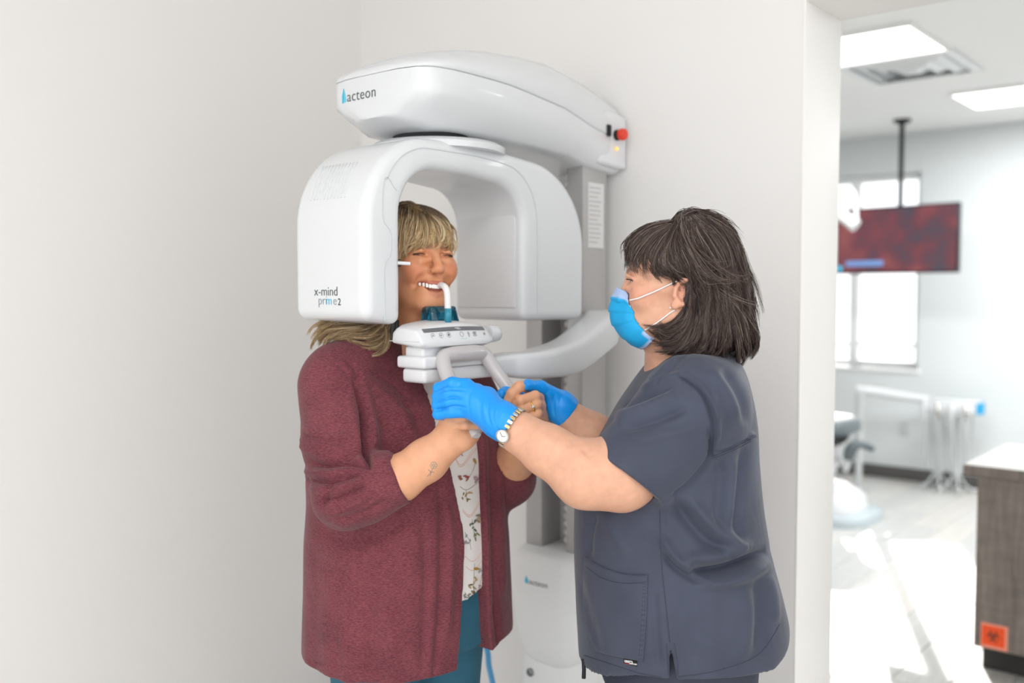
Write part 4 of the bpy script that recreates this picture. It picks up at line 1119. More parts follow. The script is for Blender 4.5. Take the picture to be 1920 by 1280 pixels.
# shoulder seam, sleeve folds, elbow folds, side and front folds
L_([(643, 668), (672, 700), (685, 760), (688, 830)], 5, -.005); L_([(600, 660), (640, 690), (668, 720)], 4, -.002)
L_([(664, 700), (680, 770), (684, 830), (692, 880)], 5, -.017); L_([(676, 715), (696, 790), (702, 850)], 9, .007); L_([(655, 740), (668, 820), (672, 880)], 9, .005)
L_([(562, 866), (600, 872), (650, 868), (700, 878)], 4, -.008); L_([(565, 882), (610, 888), (665, 880)], 5, .006); L_([(570, 898), (620, 902), (680, 886)], 3.5, -.008); L_([(578, 915), (630, 918), (690, 898)], 5, .006)
L_([(590, 940), (635, 932), (690, 908)], 3.5, -.007); L_([(603, 950), (614, 925), (625, 905)], 4, -.006); L_([(560, 812), (600, 822), (660, 832)], 4, -.004); L_([(556, 822), (600, 834), (650, 842)], 5, .004); L_([(690, 700), (730, 715), (770, 745)], 5, -.003); L_([(700, 745), (740, 770), (780, 775)], 6, .004); L_([(600, 965), (655, 950), (700, 920)], 6, .005); L_([(560, 850), (600, 868), (650, 860), (690, 845)], 7, -.005)
L_([(565, 800), (610, 820), (660, 815)], 8, .004); L_([(630, 975), (680, 962), (730, 935)], 5, -.004); L_([(556, 830), (580, 845), (620, 850)], 5, .004)
L_([(705, 860), (725, 870), (760, 930)], 4, .002)
L_([(735, 690), (780, 790), (800, 850)], 12, -.004); L_([(700, 720), (760, 780), (790, 830)], 9, .004); L_([(700, 780), (745, 810), (790, 800)], 8, -.003)
L_([(790, 960), (800, 1080), (790, 1280)], 9, -.004); L_([(824, 905), (828, 1030), (822, 1180), (812, 1290)], 5, -.006); L_([(838, 930), (845, 1050), (838, 1200)], 7, .005)
L_([(590, 985), (640, 1010), (720, 1000), (790, 950)], 14, -.006); L_([(580, 1040), (640, 1070), (720, 1060)], 18, -.003); L_([(640, 1150), (655, 1240), (650, 1290)], 14, .004); L_([(720, 1120), (735, 1220), (730, 1290)], 14, .004); L_([(690, 1100), (700, 1280)], 12, -.004)
L_([(920, 800), (926, 950), (930, 1100), (940, 1240)], 6, -.006, oneside=0); L_([(938, 860), (940, 1000), (946, 1120)], 6, .005); L_([(930, 1130), (938, 1200), (932, 1260)], 5, -.005)
L_([(580, 1240), (680, 1256), (780, 1270), (850, 1280)], 2.5, -.0025, taper=False)
L_([(732, 858), (748, 900), (768, 938)], 2, -.002, taper=False)
sc.d *= 1.5; Vc = sc.apply()
card = from_arrays('cardigan', Vc, Fq, m_card, patient, True, label='open heathered maroon knit cardigan with long sleeves')
# shirt
m_shirt = mat('white_blouse', '#ece8e4', .7, bump=(400, .1), sheen=.1)
TS_ = [(z, cx, cy, hx - (.017 if z < 1.2 else .022), hy - .03) for z, cx, cy, hx, hy in TC if .7 < z < 1.3]
TS_[0] = (.79, -1.49, 1.405, .186, .212)
H = Field(spaced(-1.72, -1.25, .006, []), spaced(1.15, 1.68, .006, []), spaced(.76, 1.32, .006, []))
H.loft(TS_, k=.0, ex=2.15, fold=lambda th, z: 1 + .012 * np.sin(14 * th + 2 * z) * np.clip((1.1 - z) * 3, 0, 1))
# V neck
pv = on_plane(845, 760, (1, 0, 0), -1.32)
H.cone(np.array([-1.33, pv[1] - .005, pv[2] + .01]), np.array([-1.44, pv[1] - .005, pv[2] + .15]), .012, .10, k=.01, op='-')
hemz = .815 + .02 * np.sin(9 * H.Y) ; H.v = np.maximum(H.v, ((.812 + .18 * (H.Y - 1.36))[None, :, None] - H.Z[None, None, :]).astype(np.float32))
Vs, Fs = H.mesh(); Vs = smooth_mesh(Vs, Fs, 2, .5)
shirt = from_arrays('blouse', Vs, Fs, m_shirt, patient, True, label='white blouse printed with small flowers and pink chevron lines')
sbv = bvh_of(shirt)
def SP(a, b): return (840 + .32 * a, 790 + .32 * b)
def pr_line(pts, c, r=.0007): surf_line('printed_line', [SP(*p) for p in pts], sbv, r, mat('print_' + c.strip('#'), c, .8), shirt, 14, .0001)
for pts in ([(45, 215), (85, 250), (180, 110)], [(45, 225), (85, 262), (190, 120)], [(85, 515), (135, 545), (205, 420)], [(85, 527), (135, 556), (208, 435)], [(100, 790), (150, 818), (212, 740)], [(105, 850), (150, 870), (214, 790)], [(80, 1145), (140, 1185), (235, 1050)], [(78, 1130), (135, 1168)], [(190, 1090), (238, 1030)]):
    pr_line(pts, '#e3b8a6')
for pts in ([(160, 240), (140, 300), (110, 340)], [(70, 380), (110, 400), (180, 350), (190, 300)], [(105, 400), (110, 470)], [(140, 570), (150, 640), (165, 700)], [(100, 650), (125, 700), (135, 750)], [(155, 830), (150, 930), (150, 1000)], [(100, 1000), (110, 1040), (125, 1090)], [(200, 880), (185, 980), (190, 1000)], [(120, 60), (165, 50), (150, 110)], [(60, 190), (100, 120), (130, 80)]):
    pr_line(pts, '#8d8a85', .0006)
def leaf(a, b, ang, ln, wd, c):
    px, py = SP(a, b); ca, sa = math.cos(ang), math.sin(ang); bm = BM(); vs_ = []
    for k in range(8):
        t = 2 * PI * k / 8; u, v = ln * math.cos(t), wd * math.sin(t) * (1 - .3 * math.cos(t))
        p, n = on_surf(sbv, px + u * ca - v * sa, py + u * sa + v * ca, None, .0012); vs_.append(bm.verts.new(Vector(p)))
    bm.faces.new(vs_); from_bm('printed_leaf', bm, mat('print_' + c.strip('#'), c, .8), shirt, False)
rg = random.Random(3)
for a, b, cs, n, sp_ in ((155, 232, ['#b39150'], 1, 0), (72, 330, ['#a65a4c', '#8f6a58'], 4, 12), (105, 328, ['#a5443f', '#8f6a58'], 4, 12), (160, 335, ['#b79aa0', '#9a8a8c'], 5, 14), (105, 430, ['#a58b5c', '#7d7248', '#c0a878'], 8, 26), (150, 610, ['#5d6650', '#77806a'], 5, 22), (165, 670, ['#7d7f5c', '#8e8a6c'], 5, 20), (190, 580, ['#b5a48c', '#94846c'], 6, 24), (115, 690, ['#9b9a98'], 4, 18), (165, 862, ['#b58a44'], 1, 0), (152, 930, ['#b79c6a'], 3, 14), (150, 985, ['#7a6c46', '#5f5a40', '#a08c5c'], 8, 26), (120, 1085, ['#c07a88', '#a85a6c'], 5, 14), (190, 985, ['#b79aa0'], 3, 12), (110, 1030, ['#8a867c'], 4, 16), (200, 885, ['#a8acab'], 3, 22), (135, 80, ['#9b9a98', '#8d8a85'], 5, 26), (70, 170, ['#a8a6a2'], 3, 20)):
    for i in range(n):
        leaf(a + rg.uniform(-1, 1) * sp_, b + rg.uniform(-1, 1) * sp_ * 1.3, rg.uniform(0, 3.1), rg.uniform(3.0, 5.2) if n > 1 else 6.0, rg.uniform(1.3, 2.2) if n > 1 else 2.8, cs[i % len(cs)])
# jeans
m_jean = mat('blue_denim', '#2f6378', .8, bump=(500, .2), var=(20, .12))
J = Field(spaced(-1.74, -1.26, .009, []), spaced(1.16, 1.66, .009, []), spaced(.03, .93, .009, []))
J.loft([(.70, -1.49, 1.405, .17, .20), (.80, -1.49, 1.405, .172, .205), (.92, -1.49, 1.405, .15, .19)], k=.02)
for s in (-1, 1):
    J.chain([(-1.485, 1.405 + s * .098, .78), (-1.48, 1.405 + s * .095, .48), (-1.50, 1.405 + s * .09, .07)], [.108, .08, .055], k=.03)
Vj, Fj = J.mesh(); jeans = from_arrays('jeans', smooth_mesh(Vj, Fj, 2), Fj, m_jean, patient, True, label='blue denim jeans')
def shoe(name, c, fwd, m, parent):
    R_ = rotm(fwd); S_ = Field(spaced(c[0] - .2, c[0] + .2, .006, []), spaced(c[1] - .2, c[1] + .2, .006, []), spaced(-.01, .14, .006, []))
    S_.frame(R_, np.array(c)); S_.cone((0, -.06, .045), (0, .12, .03), .040, .036, k=.02, flat=((0, 0, 1), 1.15)); S_.cone((0, -.05, .05), (0, -.03, .10), .042, .046, k=.03)
    S_.v = np.maximum(S_.v, (.001 - S_.Z)[None, None, :])
    a, b = S_.mesh(); return from_arrays(name, smooth_mesh(a, b, 2), b, m, parent, True)
for s in (-1, 1): shoe('shoe', (-1.47, 1.405 + s * .09, 0), (1, 0), mat('tan_leather', '#8a6a50', .5), patient)
# ---- hair
hairm = vcol_mat('hair_strand', .38, spec=.45)
def blond(u, t, r):
    a = np.array(lin('#5a4533')[:3]); b = np.array(lin('#c5a374')[:3]); c = np.array(lin('#eedcb6')[:3])
    k = np.clip(t * 1.9 - .15 + (r - .5) * .7, 0, 1)[..., None]; q = np.clip((r - .62) * 3, 0, 1)[..., None] * k
    return (a * (1 - k) + b * k) * (1 - q) + c * q
HB = Field(spaced(-1.72, -1.36, .004, []), spaced(1.27, 1.60, .004, []), spaced(1.22, 1.68, .004, []))
HB.frame(PR, PO)
HB.ell((0, -.026, .048), (.078, .095, .081), k=.02); HB.ell((0, .032, .068), (.060, .050, .038), k=.03)
HB.ell((0, -.07, -.03), (.075, .045, .10), k=.03)
HB.ell((0, .125, -.035), (.10, .085, .115), k=.012, op='-'); HB.ell((0, .02, -.10), (.075, .07, .08), k=.01, op='-')
HB.frame()
hq = [V(742, 560, 1.99), V(728, 618, 1.97), V(690, 640, 1.955), V(650, 636, 1.95), V(615, 628, 1.95)]
HB.chain([PO + PR @ np.array([.045, -.06, -.03]), V(716, 592, 2.01), V(700, 620, 1.985), V(670, 630, 1.97), V(632, 626, 1.965)], [.036, .026, .023, .020, .012], k=.03)
Va, Fa = HB.mesh(); Va = smooth_mesh(Va, Fa, 2)
LA = (Va - PO) @ PR; rn = np.random.default_rng(5)
cb = blond(None, np.clip(.55 - LA[:, 2] * 4.2, 0.0, .8)[:, None], np.full((len(Va), 1), .45))[:, 0] * .8
hair = from_arrays('hair', Va, Fa, vcol_mat('hair_mass', .6, noise=(160, .35), bump=(200, .5), spec=.3), patient, True, col=cb, label='blond layered hair with darker roots and a fringe')
HC = PO + PR @ np.array([0, -.012, .026]); HR = np.array([.083, .112, .103])
def PB(a, b): return ell_hit(730 + .1953 * a, 370 + .1953 * b, HC, PR, HR)
gb = [[(95, 95), (85, 160), (82, 270), (84, 400), (88, 560), (92, 640)], [(140, 95), (115, 180), (98, 300), (92, 430), (94, 560), (98, 640)], [(190, 95), (175, 180), (145, 300), (118, 430), (108, 540), (106, 630)], [(235, 105), (232, 200), (205, 310), (168, 430), (135, 530), (116, 600)],
      [(270, 115), (288, 220), (280, 320), (250, 420), (215, 480), (180, 520)], [(305, 125), (335, 225), (345, 320), (330, 400), (305, 450), (280, 490)], [(345, 138), (390, 235), (415, 320), (415, 395), (400, 440), (385, 470)],
      [(380, 150), (445, 230), (485, 310), (490, 390), (480, 430), (465, 465)], [(410, 160), (495, 225), (550, 310), (562, 390), (558, 440), (545, 480)], [(440, 168), (530, 225), (585, 305), (600, 400), (598, 470), (590, 530)], [(455, 170), (548, 225), (602, 300), (616, 400), (614, 490), (604, 580)]]
G3 = [[PB(*p) for p in g] for g in gb]
strands('fringe', G3, 850, hairm, hair, blond, .00058, .0022, 2, .005, 14, .004, locks=26)
strands('fringe', [g for g in G3[:4]], 900, hairm, hair, blond, .0006, .0035, 3, .005, 14, .004, locks=16)
G4 = [[HC + (p - HC) * .965 for p in g[:4]] for g in G3]
strands('under_fringe', G4, 420, hairm, hair, lambda u, t, r: blond(u, t * .7, r), .0009, .003, 7, .001, 10, .004, lenvar=.5)
# flyaway strands on top
tf = [[PB(80, 95), PB(140, 55) + UP * .002, PB(200, 62) + UP * .002, PB(260, 110) + UP * .003], [PB(80, 105), PB(150, 80), PB(220, 95), PB(280, 140)], [PB(80, 140), PB(150, 110), PB(250, 115), PB(330, 150)]]
strands('crown_hair', tf, 320, hairm, hair, lambda u, t, r: blond(u, t * .45 + .1, r * .8), .0007, .003, 8, .002, 12, .004)
lg = [[V(728, 560, 1.975), V(728, 600, 1.96), V(731, 625, 1.95), V(720, 646, 1.945), V(698, 654, 1.94), V(668, 646, 1.94)], [V(725, 560, 1.972), V(726, 600, 1.957), V(722, 625, 1.945), V(700, 640, 1.938), V(668, 642, 1.936), V(640, 640, 1.94)],
      [V(738, 565, 1.968), V(720, 604, 1.952), V(695, 622, 1.942), V(660, 628, 1.936), V(628, 626, 1.937), V(605, 634, 1.94)], [V(730, 570, 1.97), V(700, 604, 1.955), V(670, 612, 1.945), V(635, 614, 1.94), V(608, 622, 1.94), V(598, 640, 1.94)], [V(715, 575, 1.972), V(680, 598, 1.96), V(650, 602, 1.95), V(620, 606, 1.945), V(600, 614, 1.945), V(590, 627, 1.945)]]
strands('long_hair', lg, 3600, hairm, hair, lambda u, t, r: blond(u, .08 + .36 * t, r * .95), .0005, .005, 9, .008, 16, .004, locks=18, lenvar=.3)
# dark clip of the head support beside the neck
bm = BM(); add_tube(bm, [V(737, 575, 1.962), V(736, 605, 1.957), V(735, 637, 1.953)], .0085, 8); add_tube(bm, [V(745, 600, 1.957), V(744, 638, 1.953)], .004, 6)
from_bm('head_support_strap', bm, mat('black_vinyl', '#2a2a2d', .35), unit, True, sharp=50, label='black head support bracket beside the neck')
# =================================================================== the assistant
oper = thing('person', 'person with dark bob in slate blue scrubs, face mask and blue gloves, reaching forward', 'person', (0.33 * CY - 1.86 * SY, 0.33 * SY + 1.86 * CY, 0))
ofw = -.99 * RIGHT + .14 * FWD
OR = rotm(ofw, .075, 0)
OO = V(1181, 526, 1.785) - OR @ np.array([-.0315, .086, .002])
skin2 = vcol_mat('skin_fair', .42, .12, bump=(900, .06), noise=(70, .06), spec=.4)
def bb(pts, pad):
    a = np.array(pts); return a.min(0) - pad, a.max(0) + pad
Sn, En, Wn = V(1305, 780, 1.70), V(1098, 888, 1.655), V(952, 797, 1.70)
Sf, Ef, Wf = V(1290, 750, 2.02), V(1160, 862, 1.975), V(1064, 776, 1.945)
hl, hh_ = bb([OO - .13, OO + .13], 0)
fl, fh = bb([Sn, En, Wn, Sf, Ef, Wf, V(1470, 900, 1.86), OO + UP * .16], .12)
K = Field(spaced(fl[0], fh[0], .008, [(hl[0], hh_[0], .0021)]), spaced(fl[1], fh[1], .008, [(hl[1], hh_[1], .0021)]), spaced(.80, OO[2] + .16, .008, [(1.06, 1.33, .0042), (OO[2] - .13, OO[2] + .14, .0019)]))
female_head(K, OR, OO, ear=True, nose=.5, chin=(0, .064, -.092))
for s in (-1, 1):
    K.chain([(s * .0215, .0868, .0010), (s * .031, .0888, .0012), (s * .043, .0815, .0010)], [.0013, .0042, .0013], k=.0016, op='-')
    K.chain([(s * .019, .090, -.0085), (s * .031, .088, -.0125), (s * .046, .076, -.009)], [.0025, .0035, .0025], k=.010)
    K.chain([(s * .022, .0885, .0100), (s * .032, .0905, .0108), (s * .045, .081, .0070)], [.0024, .003, .0024], k=.005)
K.frame()
K.cone(OO + OR @ np.array([0, -.020, -.055]), V(1292, 690, 1.86), .056, .068, k=.03)
K.cone(OO + OR @ np.array([0, .012, -.092]), V(1264, 690, 1.855), .036, .052, k=.03)
OT = [(z, xc, 1.86, hx, hy) for z, xc, hx, hy in ((.82, .325, .15, .19), (.95, .315, .155, .18), (1.1, .32, .13, .175), (1.20, .335, .11, .165), (1.26, .345, .09, .15), (1.30, .35, .07, .11))]
K.loft(OT, k=.04, cam=True)
K.chain([Sn, V(1163, 886, 1.665), En], [.066, .0655, .058], k=.02); K.chain([En, V(1025, 843, 1.675), V(975, 812, 1.695), Wn], [.0560, .0435, .0345, .0315], k=.02)
K.ell(V(1108, 896, 1.652), (.045, .045, .040), k=.03)
K.chain([Sf, Ef], [.064, .055], k=.02); K.chain([Ef, V(1110, 815, 1.96), Wf], [.050, .044, .031], k=.02)
# elbow crease
Vk, Fk = K.mesh(); Vk = smooth_mesh(Vk, Fk, 1, .35)
sk = Sculpt(Vk, Fk, 1.75)
sk.line([(1092, 838), (1100, 850), (1110, 858)], 4, -.003); sk.line([(1020, 870), (1060, 890), (1100, 905)], 14, -.002); sk.line([(985, 800), (1030, 828), (1080, 848)], 12, .002)
Vk = sk.apply()
LO = (Vk - OO) @ OR
colr = np.tile(np.array(lin('#d3a186')[:3]), (len(Vk), 1))
hm = (np.abs(LO) < np.array([.11, .15, .15])).all(1)
def tint2(mask, c, a):
    global colr
    mk = np.clip(mask, 0, 1)[:, None] * a; colr = colr * (1 - mk) + np.array(lin(c)[:3]) * mk
def blob2(c, r): return np.exp(-(((LO - np.array(c)) / np.array(r)) ** 2).sum(1)) * hm
for s in (-1, 1):
    tint2(blob2((s * .045, .068, -.02), (.03, .03, .022)), '#d08a74', .55); tint2(blob2((s * .08, -.01, -.01), (.012, .02, .03)), '#d48a76', .5)
    tint2(blob2((s * .031, .09, .002), (.02, .012, .010)), '#b98470', .45)
    def seg_m(pts, r):
        d = np.full(len(Vk), 9.0); ix = np.where(hm)[0]; Q = LO[ix]
        for a, b in zip(pts, pts[1:]):
            a = np.array(a); b = np.array(b); t = np.clip(((Q - a) @ (b - a)) / ((b - a) @ (b - a)), 0, 1); d[ix] = np.minimum(d[ix], np.linalg.norm(Q - a - t[:, None] * (b - a), axis=1))
        return np.clip(1.6 - d / r, 0, 1)
    tint2(seg_m([(s * .012, .092, .019), (s * .030, .0885, .0245), (s * .050, .073, .0205)], .0036), '#5d4438', .75)
    tint2(seg_m([(s * .0215, .0888, .0030), (s * .031, .0912, .0034), (s * .044, .0825, .0022)], .0018), '#33221c', .9)
obody = from_arrays('body', Vk, Fk, skin2, oper, True, col=colr)
eyes(oper, OR, OO, '#3d3129', gaze=(.25, -.12))
for s in (-1, 1):
    tube('lash_line', [OO + OR @ np.array(p) for p in crom([(s * .0205, .0880, .0036), (s * .027, .0922, .0042), (s * .034, .0915, .0044), (s * .0425, .0848, .0034), (s * .0490, .080, .0010)], 14)], [.0004, .0008, .001, .0011, .0011, .0011, .0011, .0011, .0011, .001, .0009, .0008, .0006, .0003], mat('lash_dark', '#2a1d18', .6), oper, 6)
obv = bvh_of(obody)
p_, n_ = on_surf(obv, 1257.5, 577, OO, .001)
bm = BM(); bmesh.ops.create_uvsphere(bm, u_segments=12, v_segments=8, radius=.0028, matrix=Matrix.Translation(Vector(p_)))
from_bm('ear_stud', bm, mat('pearl_stud', '#e8dcd4', .2, metal=.4), oper, label='small pearl ear stud')
# ---- scrub top
def cloth_mat(name, c, c2):
    if name in MATS: return MATS[name]
    m, nt, b = newmat(name); N, L = nt.nodes, nt.links
    tc = N.new('ShaderNodeTexCoord'); n = N.new('ShaderNodeTexNoise'); n.inputs['Scale'].default_value = 9; n.inputs['Detail'].default_value = 3
    r = N.new('ShaderNodeValToRGB'); r.color_ramp.elements[0].position = .35; r.color_ramp.elements[0].color = lin(c); r.color_ramp.elements[1].position = .65; r.color_ramp.elements[1].color = lin(c2)
    n2 = N.new('ShaderNodeTexNoise'); n2.inputs['Scale'].default_value = 700; n2.inputs['Detail'].default_value = 2
    n3 = N.new('ShaderNodeTexNoise'); n3.inputs['Scale'].default_value = 13; n3.inputs['Detail'].default_value = 2; n3.inputs['Distortion'].default_value = .8
    L.new(tc.outputs['Object'], n.inputs['Vector']); L.new(tc.outputs['Object'], n2.inputs['Vector']); L.new(tc.outputs['Object'], n3.inputs['Vector'])
    L.new(n.outputs['Fac'], r.inputs[0]); L.new(r.outputs[0], b.inputs['Base Color'])
    bp = N.new('ShaderNodeBump'); bp.inputs['Strength'].default_value = .12; bp.inputs['Distance'].default_value = .0006; L.new(n2.outputs['Fac'], bp.inputs['Height'])
    bp2 = N.new('ShaderNodeBump'); bp2.inputs['Strength'].default_value = .35; bp2.inputs['Distance'].default_value = .006; L.new(n3.outputs['Fac'], bp2.inputs['Height']); L.new(bp.outputs['Normal'], bp2.inputs['Normal']); L.new(bp2.outputs['Normal'], b.inputs['Normal'])
    b.inputs['Roughness'].default_value = .62; b.inputs['Sheen Weight'].default_value = .15; b.inputs['Specular IOR Level'].default_value = .3
    MATS[name] = m; return m
m_scrub = cloth_mat('slate_scrubs', '#363b4b', '#3f4455')
rows = [(648, 1244, 1360, .070), (660, 1232, 1372, .105), (676, 1222, 1382, .150), (695, 1208, 1390, .180), (720, 1190, 1397, .198), (760, 1162, 1407, .207), (800, 1140, 1413, .212), (850, 1112, 1416, .214), (900, 1090, 1421, .216), (950, 1079, 1427, .220), (1030, 1078, 1441, .228), (1100, 1081, 1461, .240), (1160, 1084, 1476, .248), (1240, 1089, 1474, .250), (1330, 1096, 1455, .246)]
OS = [(EYE - (y - 547) / FPX * 1.86, ((a + b) / 2 - 960) / FPX * 1.86, 1.86, (b - a) / 2 / FPX * 1.86, hy) for y, a, b, hy in rows]
sl_, sh_ = bb([Sn, Sf, V(1075, 900, 1.6), V(1490, 1200, 1.6), V(1075, 900, 2.15), V(1490, 1200, 2.15)], .05)
def scrub_field(): return Field(spaced(sl_[0], sh_[0], .0036, []), spaced(sl_[1], sh_[1], .0036, []), spaced(.69, 1.37, .0036, []))
T = scrub_field()
T.loft(OS, k=.02, ex=2.2, cam=True, fold=lambda th, z: 1 + .007 * np.sin(8 * th + 2 * z) * np.clip((1.0 - z) * 3, 0, 1))
def sleeve(S_, H_, r0, r1, hem_pt, ax):
    Q = scrub_field(); Q.v[:] = .2
    ax = np.array(ax); ax = ax / np.linalg.norm(ax)
    Q.cone(S_, H_ + ax * .06, r0, r1, k=.0)
    P = (Q.X[:, None, None] - hem_pt[0]) * ax[0] + (Q.Y[None, :, None] - hem_pt[1]) * ax[1] + (Q.Z[None, None, :] - hem_pt[2]) * ax[2]
    Q.v = np.maximum(Q.v, P.astype(np.float32))
    Q.cone(H_ + ax * -.006, H_ + ax * .15, r1 - .0105, r1 - .009, k=.0, op='-')
    a, d = T.v, Q.v; h = np.maximum(.035 - np.abs(a - d), 0) / .035; T.v = np.minimum(a, d) - h * h * .035 * .25
Hn = V(1165, 893, 1.665); axn = Hn - V(1296, 768, 1.70)
hd = V(1230, 945, 1.66) - V(1097, 845, 1.66); axn = axn - hd * (axn @ hd) / (hd @ hd)
T.ell(V(1302, 745, 1.71), (.075, .075, .07), k=.05)
sleeve(V(1296, 768, 1.70), Hn, .091, .083, Hn, axn)
Hf = V(1190, 850, 2.0); sleeve(V(1290, 755, 2.01), Hf, .088, .080, Hf, Hf - V(1290, 755, 2.01))
# neck opening
T.cone(V(1300, 640, 1.862), V(1236, 693, 1.845), .066, .020, k=.004, op='-'); T.cone(V(1236, 693, 1.845), V(1205, 735, 1.84), .020, .004, k=.004, op='-')
# shirt-tail hem and side slit
xc_ = T.X[:, None] * CY + T.Y[None, :] * SY
hz = np.interp(xc_, [.10, .131, .18, .221, .29, .364, .42, .472, .51, .539], [.715, .72, .752, .772, .776, .780, .777, .776, .79, .815])
T.v = np.maximum(T.v, (hz[:, :, None] - T.Z[None, None, :]).astype(np.float32))
for dd_ in np.arange(1.52, 1.67, .012): T.chain([V(1257, 1203, dd_), V(1259, 1235, dd_), V(1264, 1290, dd_)], [.0008, .0034, .0080], k=.002, op='-', flat=(FWD, .4))
Vt, Ft = T.mesh(); Vt = smooth_mesh(Vt, Ft, 2, .5)
so = Sculpt(Vt, Ft, 1.95); L_ = so.line
L_([(1290, 1072), (1340, 1068), (1390, 1055), (1441, 1030)], 8, -.016); L_([(1300, 1090), (1350, 1092), (1400, 1078), (1446, 1052)], 11, .010); L_([(1280, 1048), (1330, 1042), (1400, 1025)], 13, .009)
L_([(1262, 935), (1290, 975), (1330, 1015), (1385, 1042)], 14, -.009); L_([(1285, 925), (1320, 970), (1360, 1005), (1410, 1030)], 13, .009); L_([(1240, 1000), (1262, 1040), (1300, 1075)], 9, .006)
L_([(1243, 1035), (1265, 1062), (1300, 1085), (1330, 1095)], 7, -.007)
L_([(1345, 850), (1352, 900), (1345, 970), (1360, 1010)], 10, -.005); L_([(1395, 830), (1390, 900), (1382, 980), (1392, 1020)], 9, -.006); L_([(1372, 850), (1368, 920), (1362, 990)], 11, .006)
L_([(1345, 850), (1300, 905), (1262, 935)], 7, -.008); L_([(1330, 800), (1336, 840), (1330, 870)], 6, -.005)
L_([(1275, 705), (1315, 735), (1336, 790), (1335, 855)], 3, -.0045, taper=False); L_([(1282, 700), (1322, 732), (1343, 788), (1341, 850)], 4, .003)
L_([(1150, 785), (1210, 765), (1270, 740)], 12, .007); L_([(1160, 805), (1225, 790), (1290, 765)], 8, -.006); L_([(1165, 770), (1215, 745), (1265, 722)], 6, -.005); L_([(1180, 830), (1250, 815), (1310, 800)], 10, .003)
L_([(1200, 730), (1240, 712), (1285, 700)], 6, .004); L_([(1330, 690), (1360, 730), (1385, 790)], 12, .004); L_([(1350, 690), (1385, 740), (1402, 800)], 9, -.004); L_([(1340, 720), (1345, 780), (1338, 830)], 9, .004)
L_([(1336, 852), (1370, 838), (1408, 820)], 2.2, -.003, taper=False); L_([(1336, 846), (1370, 832), (1405, 815)], 3, .002)
L_([(1405, 812), (1412, 822)], 5, .006)
L_([(1420, 1080), (1425, 1150), (1420, 1230)], 12, -.006); L_([(1395, 1100), (1400, 1170), (1390, 1240)], 14, .005); L_([(1440, 1075), (1452, 1120), (1455, 1170)], 8, .004); L_([(1300, 1110), (1310, 1180), (1300, 1250)], 14, -.003)
L_([(1115, 960), (1105, 1000), (1102, 1050)], 8, -.005); L_([(1135, 955), (1150, 1000), (1180, 1040)], 12, .003); L_([(1085, 1080), (1105, 1150), (1130, 1230)], 9, -.004); L_([(1225, 1100), (1230, 1180), (1235, 1250)], 8, -.003)
L_([(1100, 850), (1160, 898), (1226, 944)], 2, -.0012, taper=False)
# raised collar band
L_([(1290, 655), (1270, 666), (1249, 685), (1222, 712)], 3.5, .003, taper=False); L_([(1300, 657), (1278, 672), (1258, 692), (1232, 720)], 2, -.0025, taper=False)
# gather at the crease shadow
so.d *= 1.6; Vt = so.apply()
top = from_arrays('scrub_top', Vt, Ft, m_scrub, oper, True, label='slate blue short-sleeved scrub top with a side pocket')
tbv = bvh_of(top)
TCN = 0.33 * RIGHT + 1.86 * FWD + UP * 1.0
m_st = mat('seam_thread', '#363b4a', .8)
pk = cloth_patch('pocket', [(1098, 1044), (1095, 1100), (1099, 1170), (1120, 1222)], [(1214, 1077), (1213, 1130), (1210, 1190), (1206, 1240)], tbv, m_scrub, top, 24, 30, .0015, .003, TCN, sag=11)
pbv2 = bvh_of(pk)
for off in (0, 4): surf_line('stitching', [(1210 - off, 1090), (1209 - off, 1130), (1206 - off, 1190), (1201 - off, 1244)], pbv2, .0006, m_st, pk, 60, .0003, TCN, dash=3)
surf_line('stitching', [(1099, 1062), (1130, 1084), (1170, 1093), (1211, 1091)], pbv2, .0006, m_st, pk, 60, .0003, TCN)
for q in ([(1237, 955), (1240, 1050), (1249, 1140), (1256, 1203)], [(1103, 838), (1166, 887), (1234, 938)], [(1275, 705), (1316, 735), (1337, 790), (1336, 853)], [(1336, 855), (1370, 842), (1407, 823)], [(1336, 859), (1370, 846), (1407, 827)], [(1240, 1269), (1200, 1262), (1150, 1246), (1095, 1228)], [(1272, 1268), (1340, 1258), (1420, 1228), (1462, 1170)], [(1264, 1205), (1270, 1240), (1271, 1266)], [(1250, 1206), (1252, 1240), (1253, 1266)]):
    surf_line('seam', q, tbv, .00065, m_st, top, 50, .0003, TCN)
lb = cloth_patch('maker_label', [(1169.5, 1234), (1170, 1243)], [(1195, 1238.5), (1195, 1249)], [pbv2, tbv], mat('black_label', '#111114', .6), pk, 8, 5, .0008, .001, TCN)
lbv = bvh_of(lb)
def lab(s, px, py, size, m, **k):
    o, n = on_surf(lbv, px, py, TCN, .0004); ux = on_surf(lbv, px + 6, py + 1.1, TCN, .0004)[0] - o; ux /= np.linalg.norm(ux); uz = np.cross(n, ux); uz /= np.linalg.norm(uz)
    text('label_lettering', s, size, o, ux, uz, m, lb, lbv, lift=.0004, **k)
lab("GREY'S", 1171.3, 1240.6, .0056, mat('label_white', '#e4e4e4', .6), weight=.02); lab('ANATOMY', 1180.5, 1244.2, .0031, mat('label_white', '#e4e4e4', .6), weight=.02); lab('by', 1187, 1248, .0036, mat('label_white', '#e4e4e4', .6))
surf_line('label_red_line', [(1171.5, 1243), (1181, 1244.6)], lbv, .0005, mat('label_red', '#c8333a', .6), lb, 6, .0003, TCN)
box('back_tie', V(1404, 818, 1.86) - .006, V(1404, 818, 1.86) + .006, m_scrub, top, .004, 2)
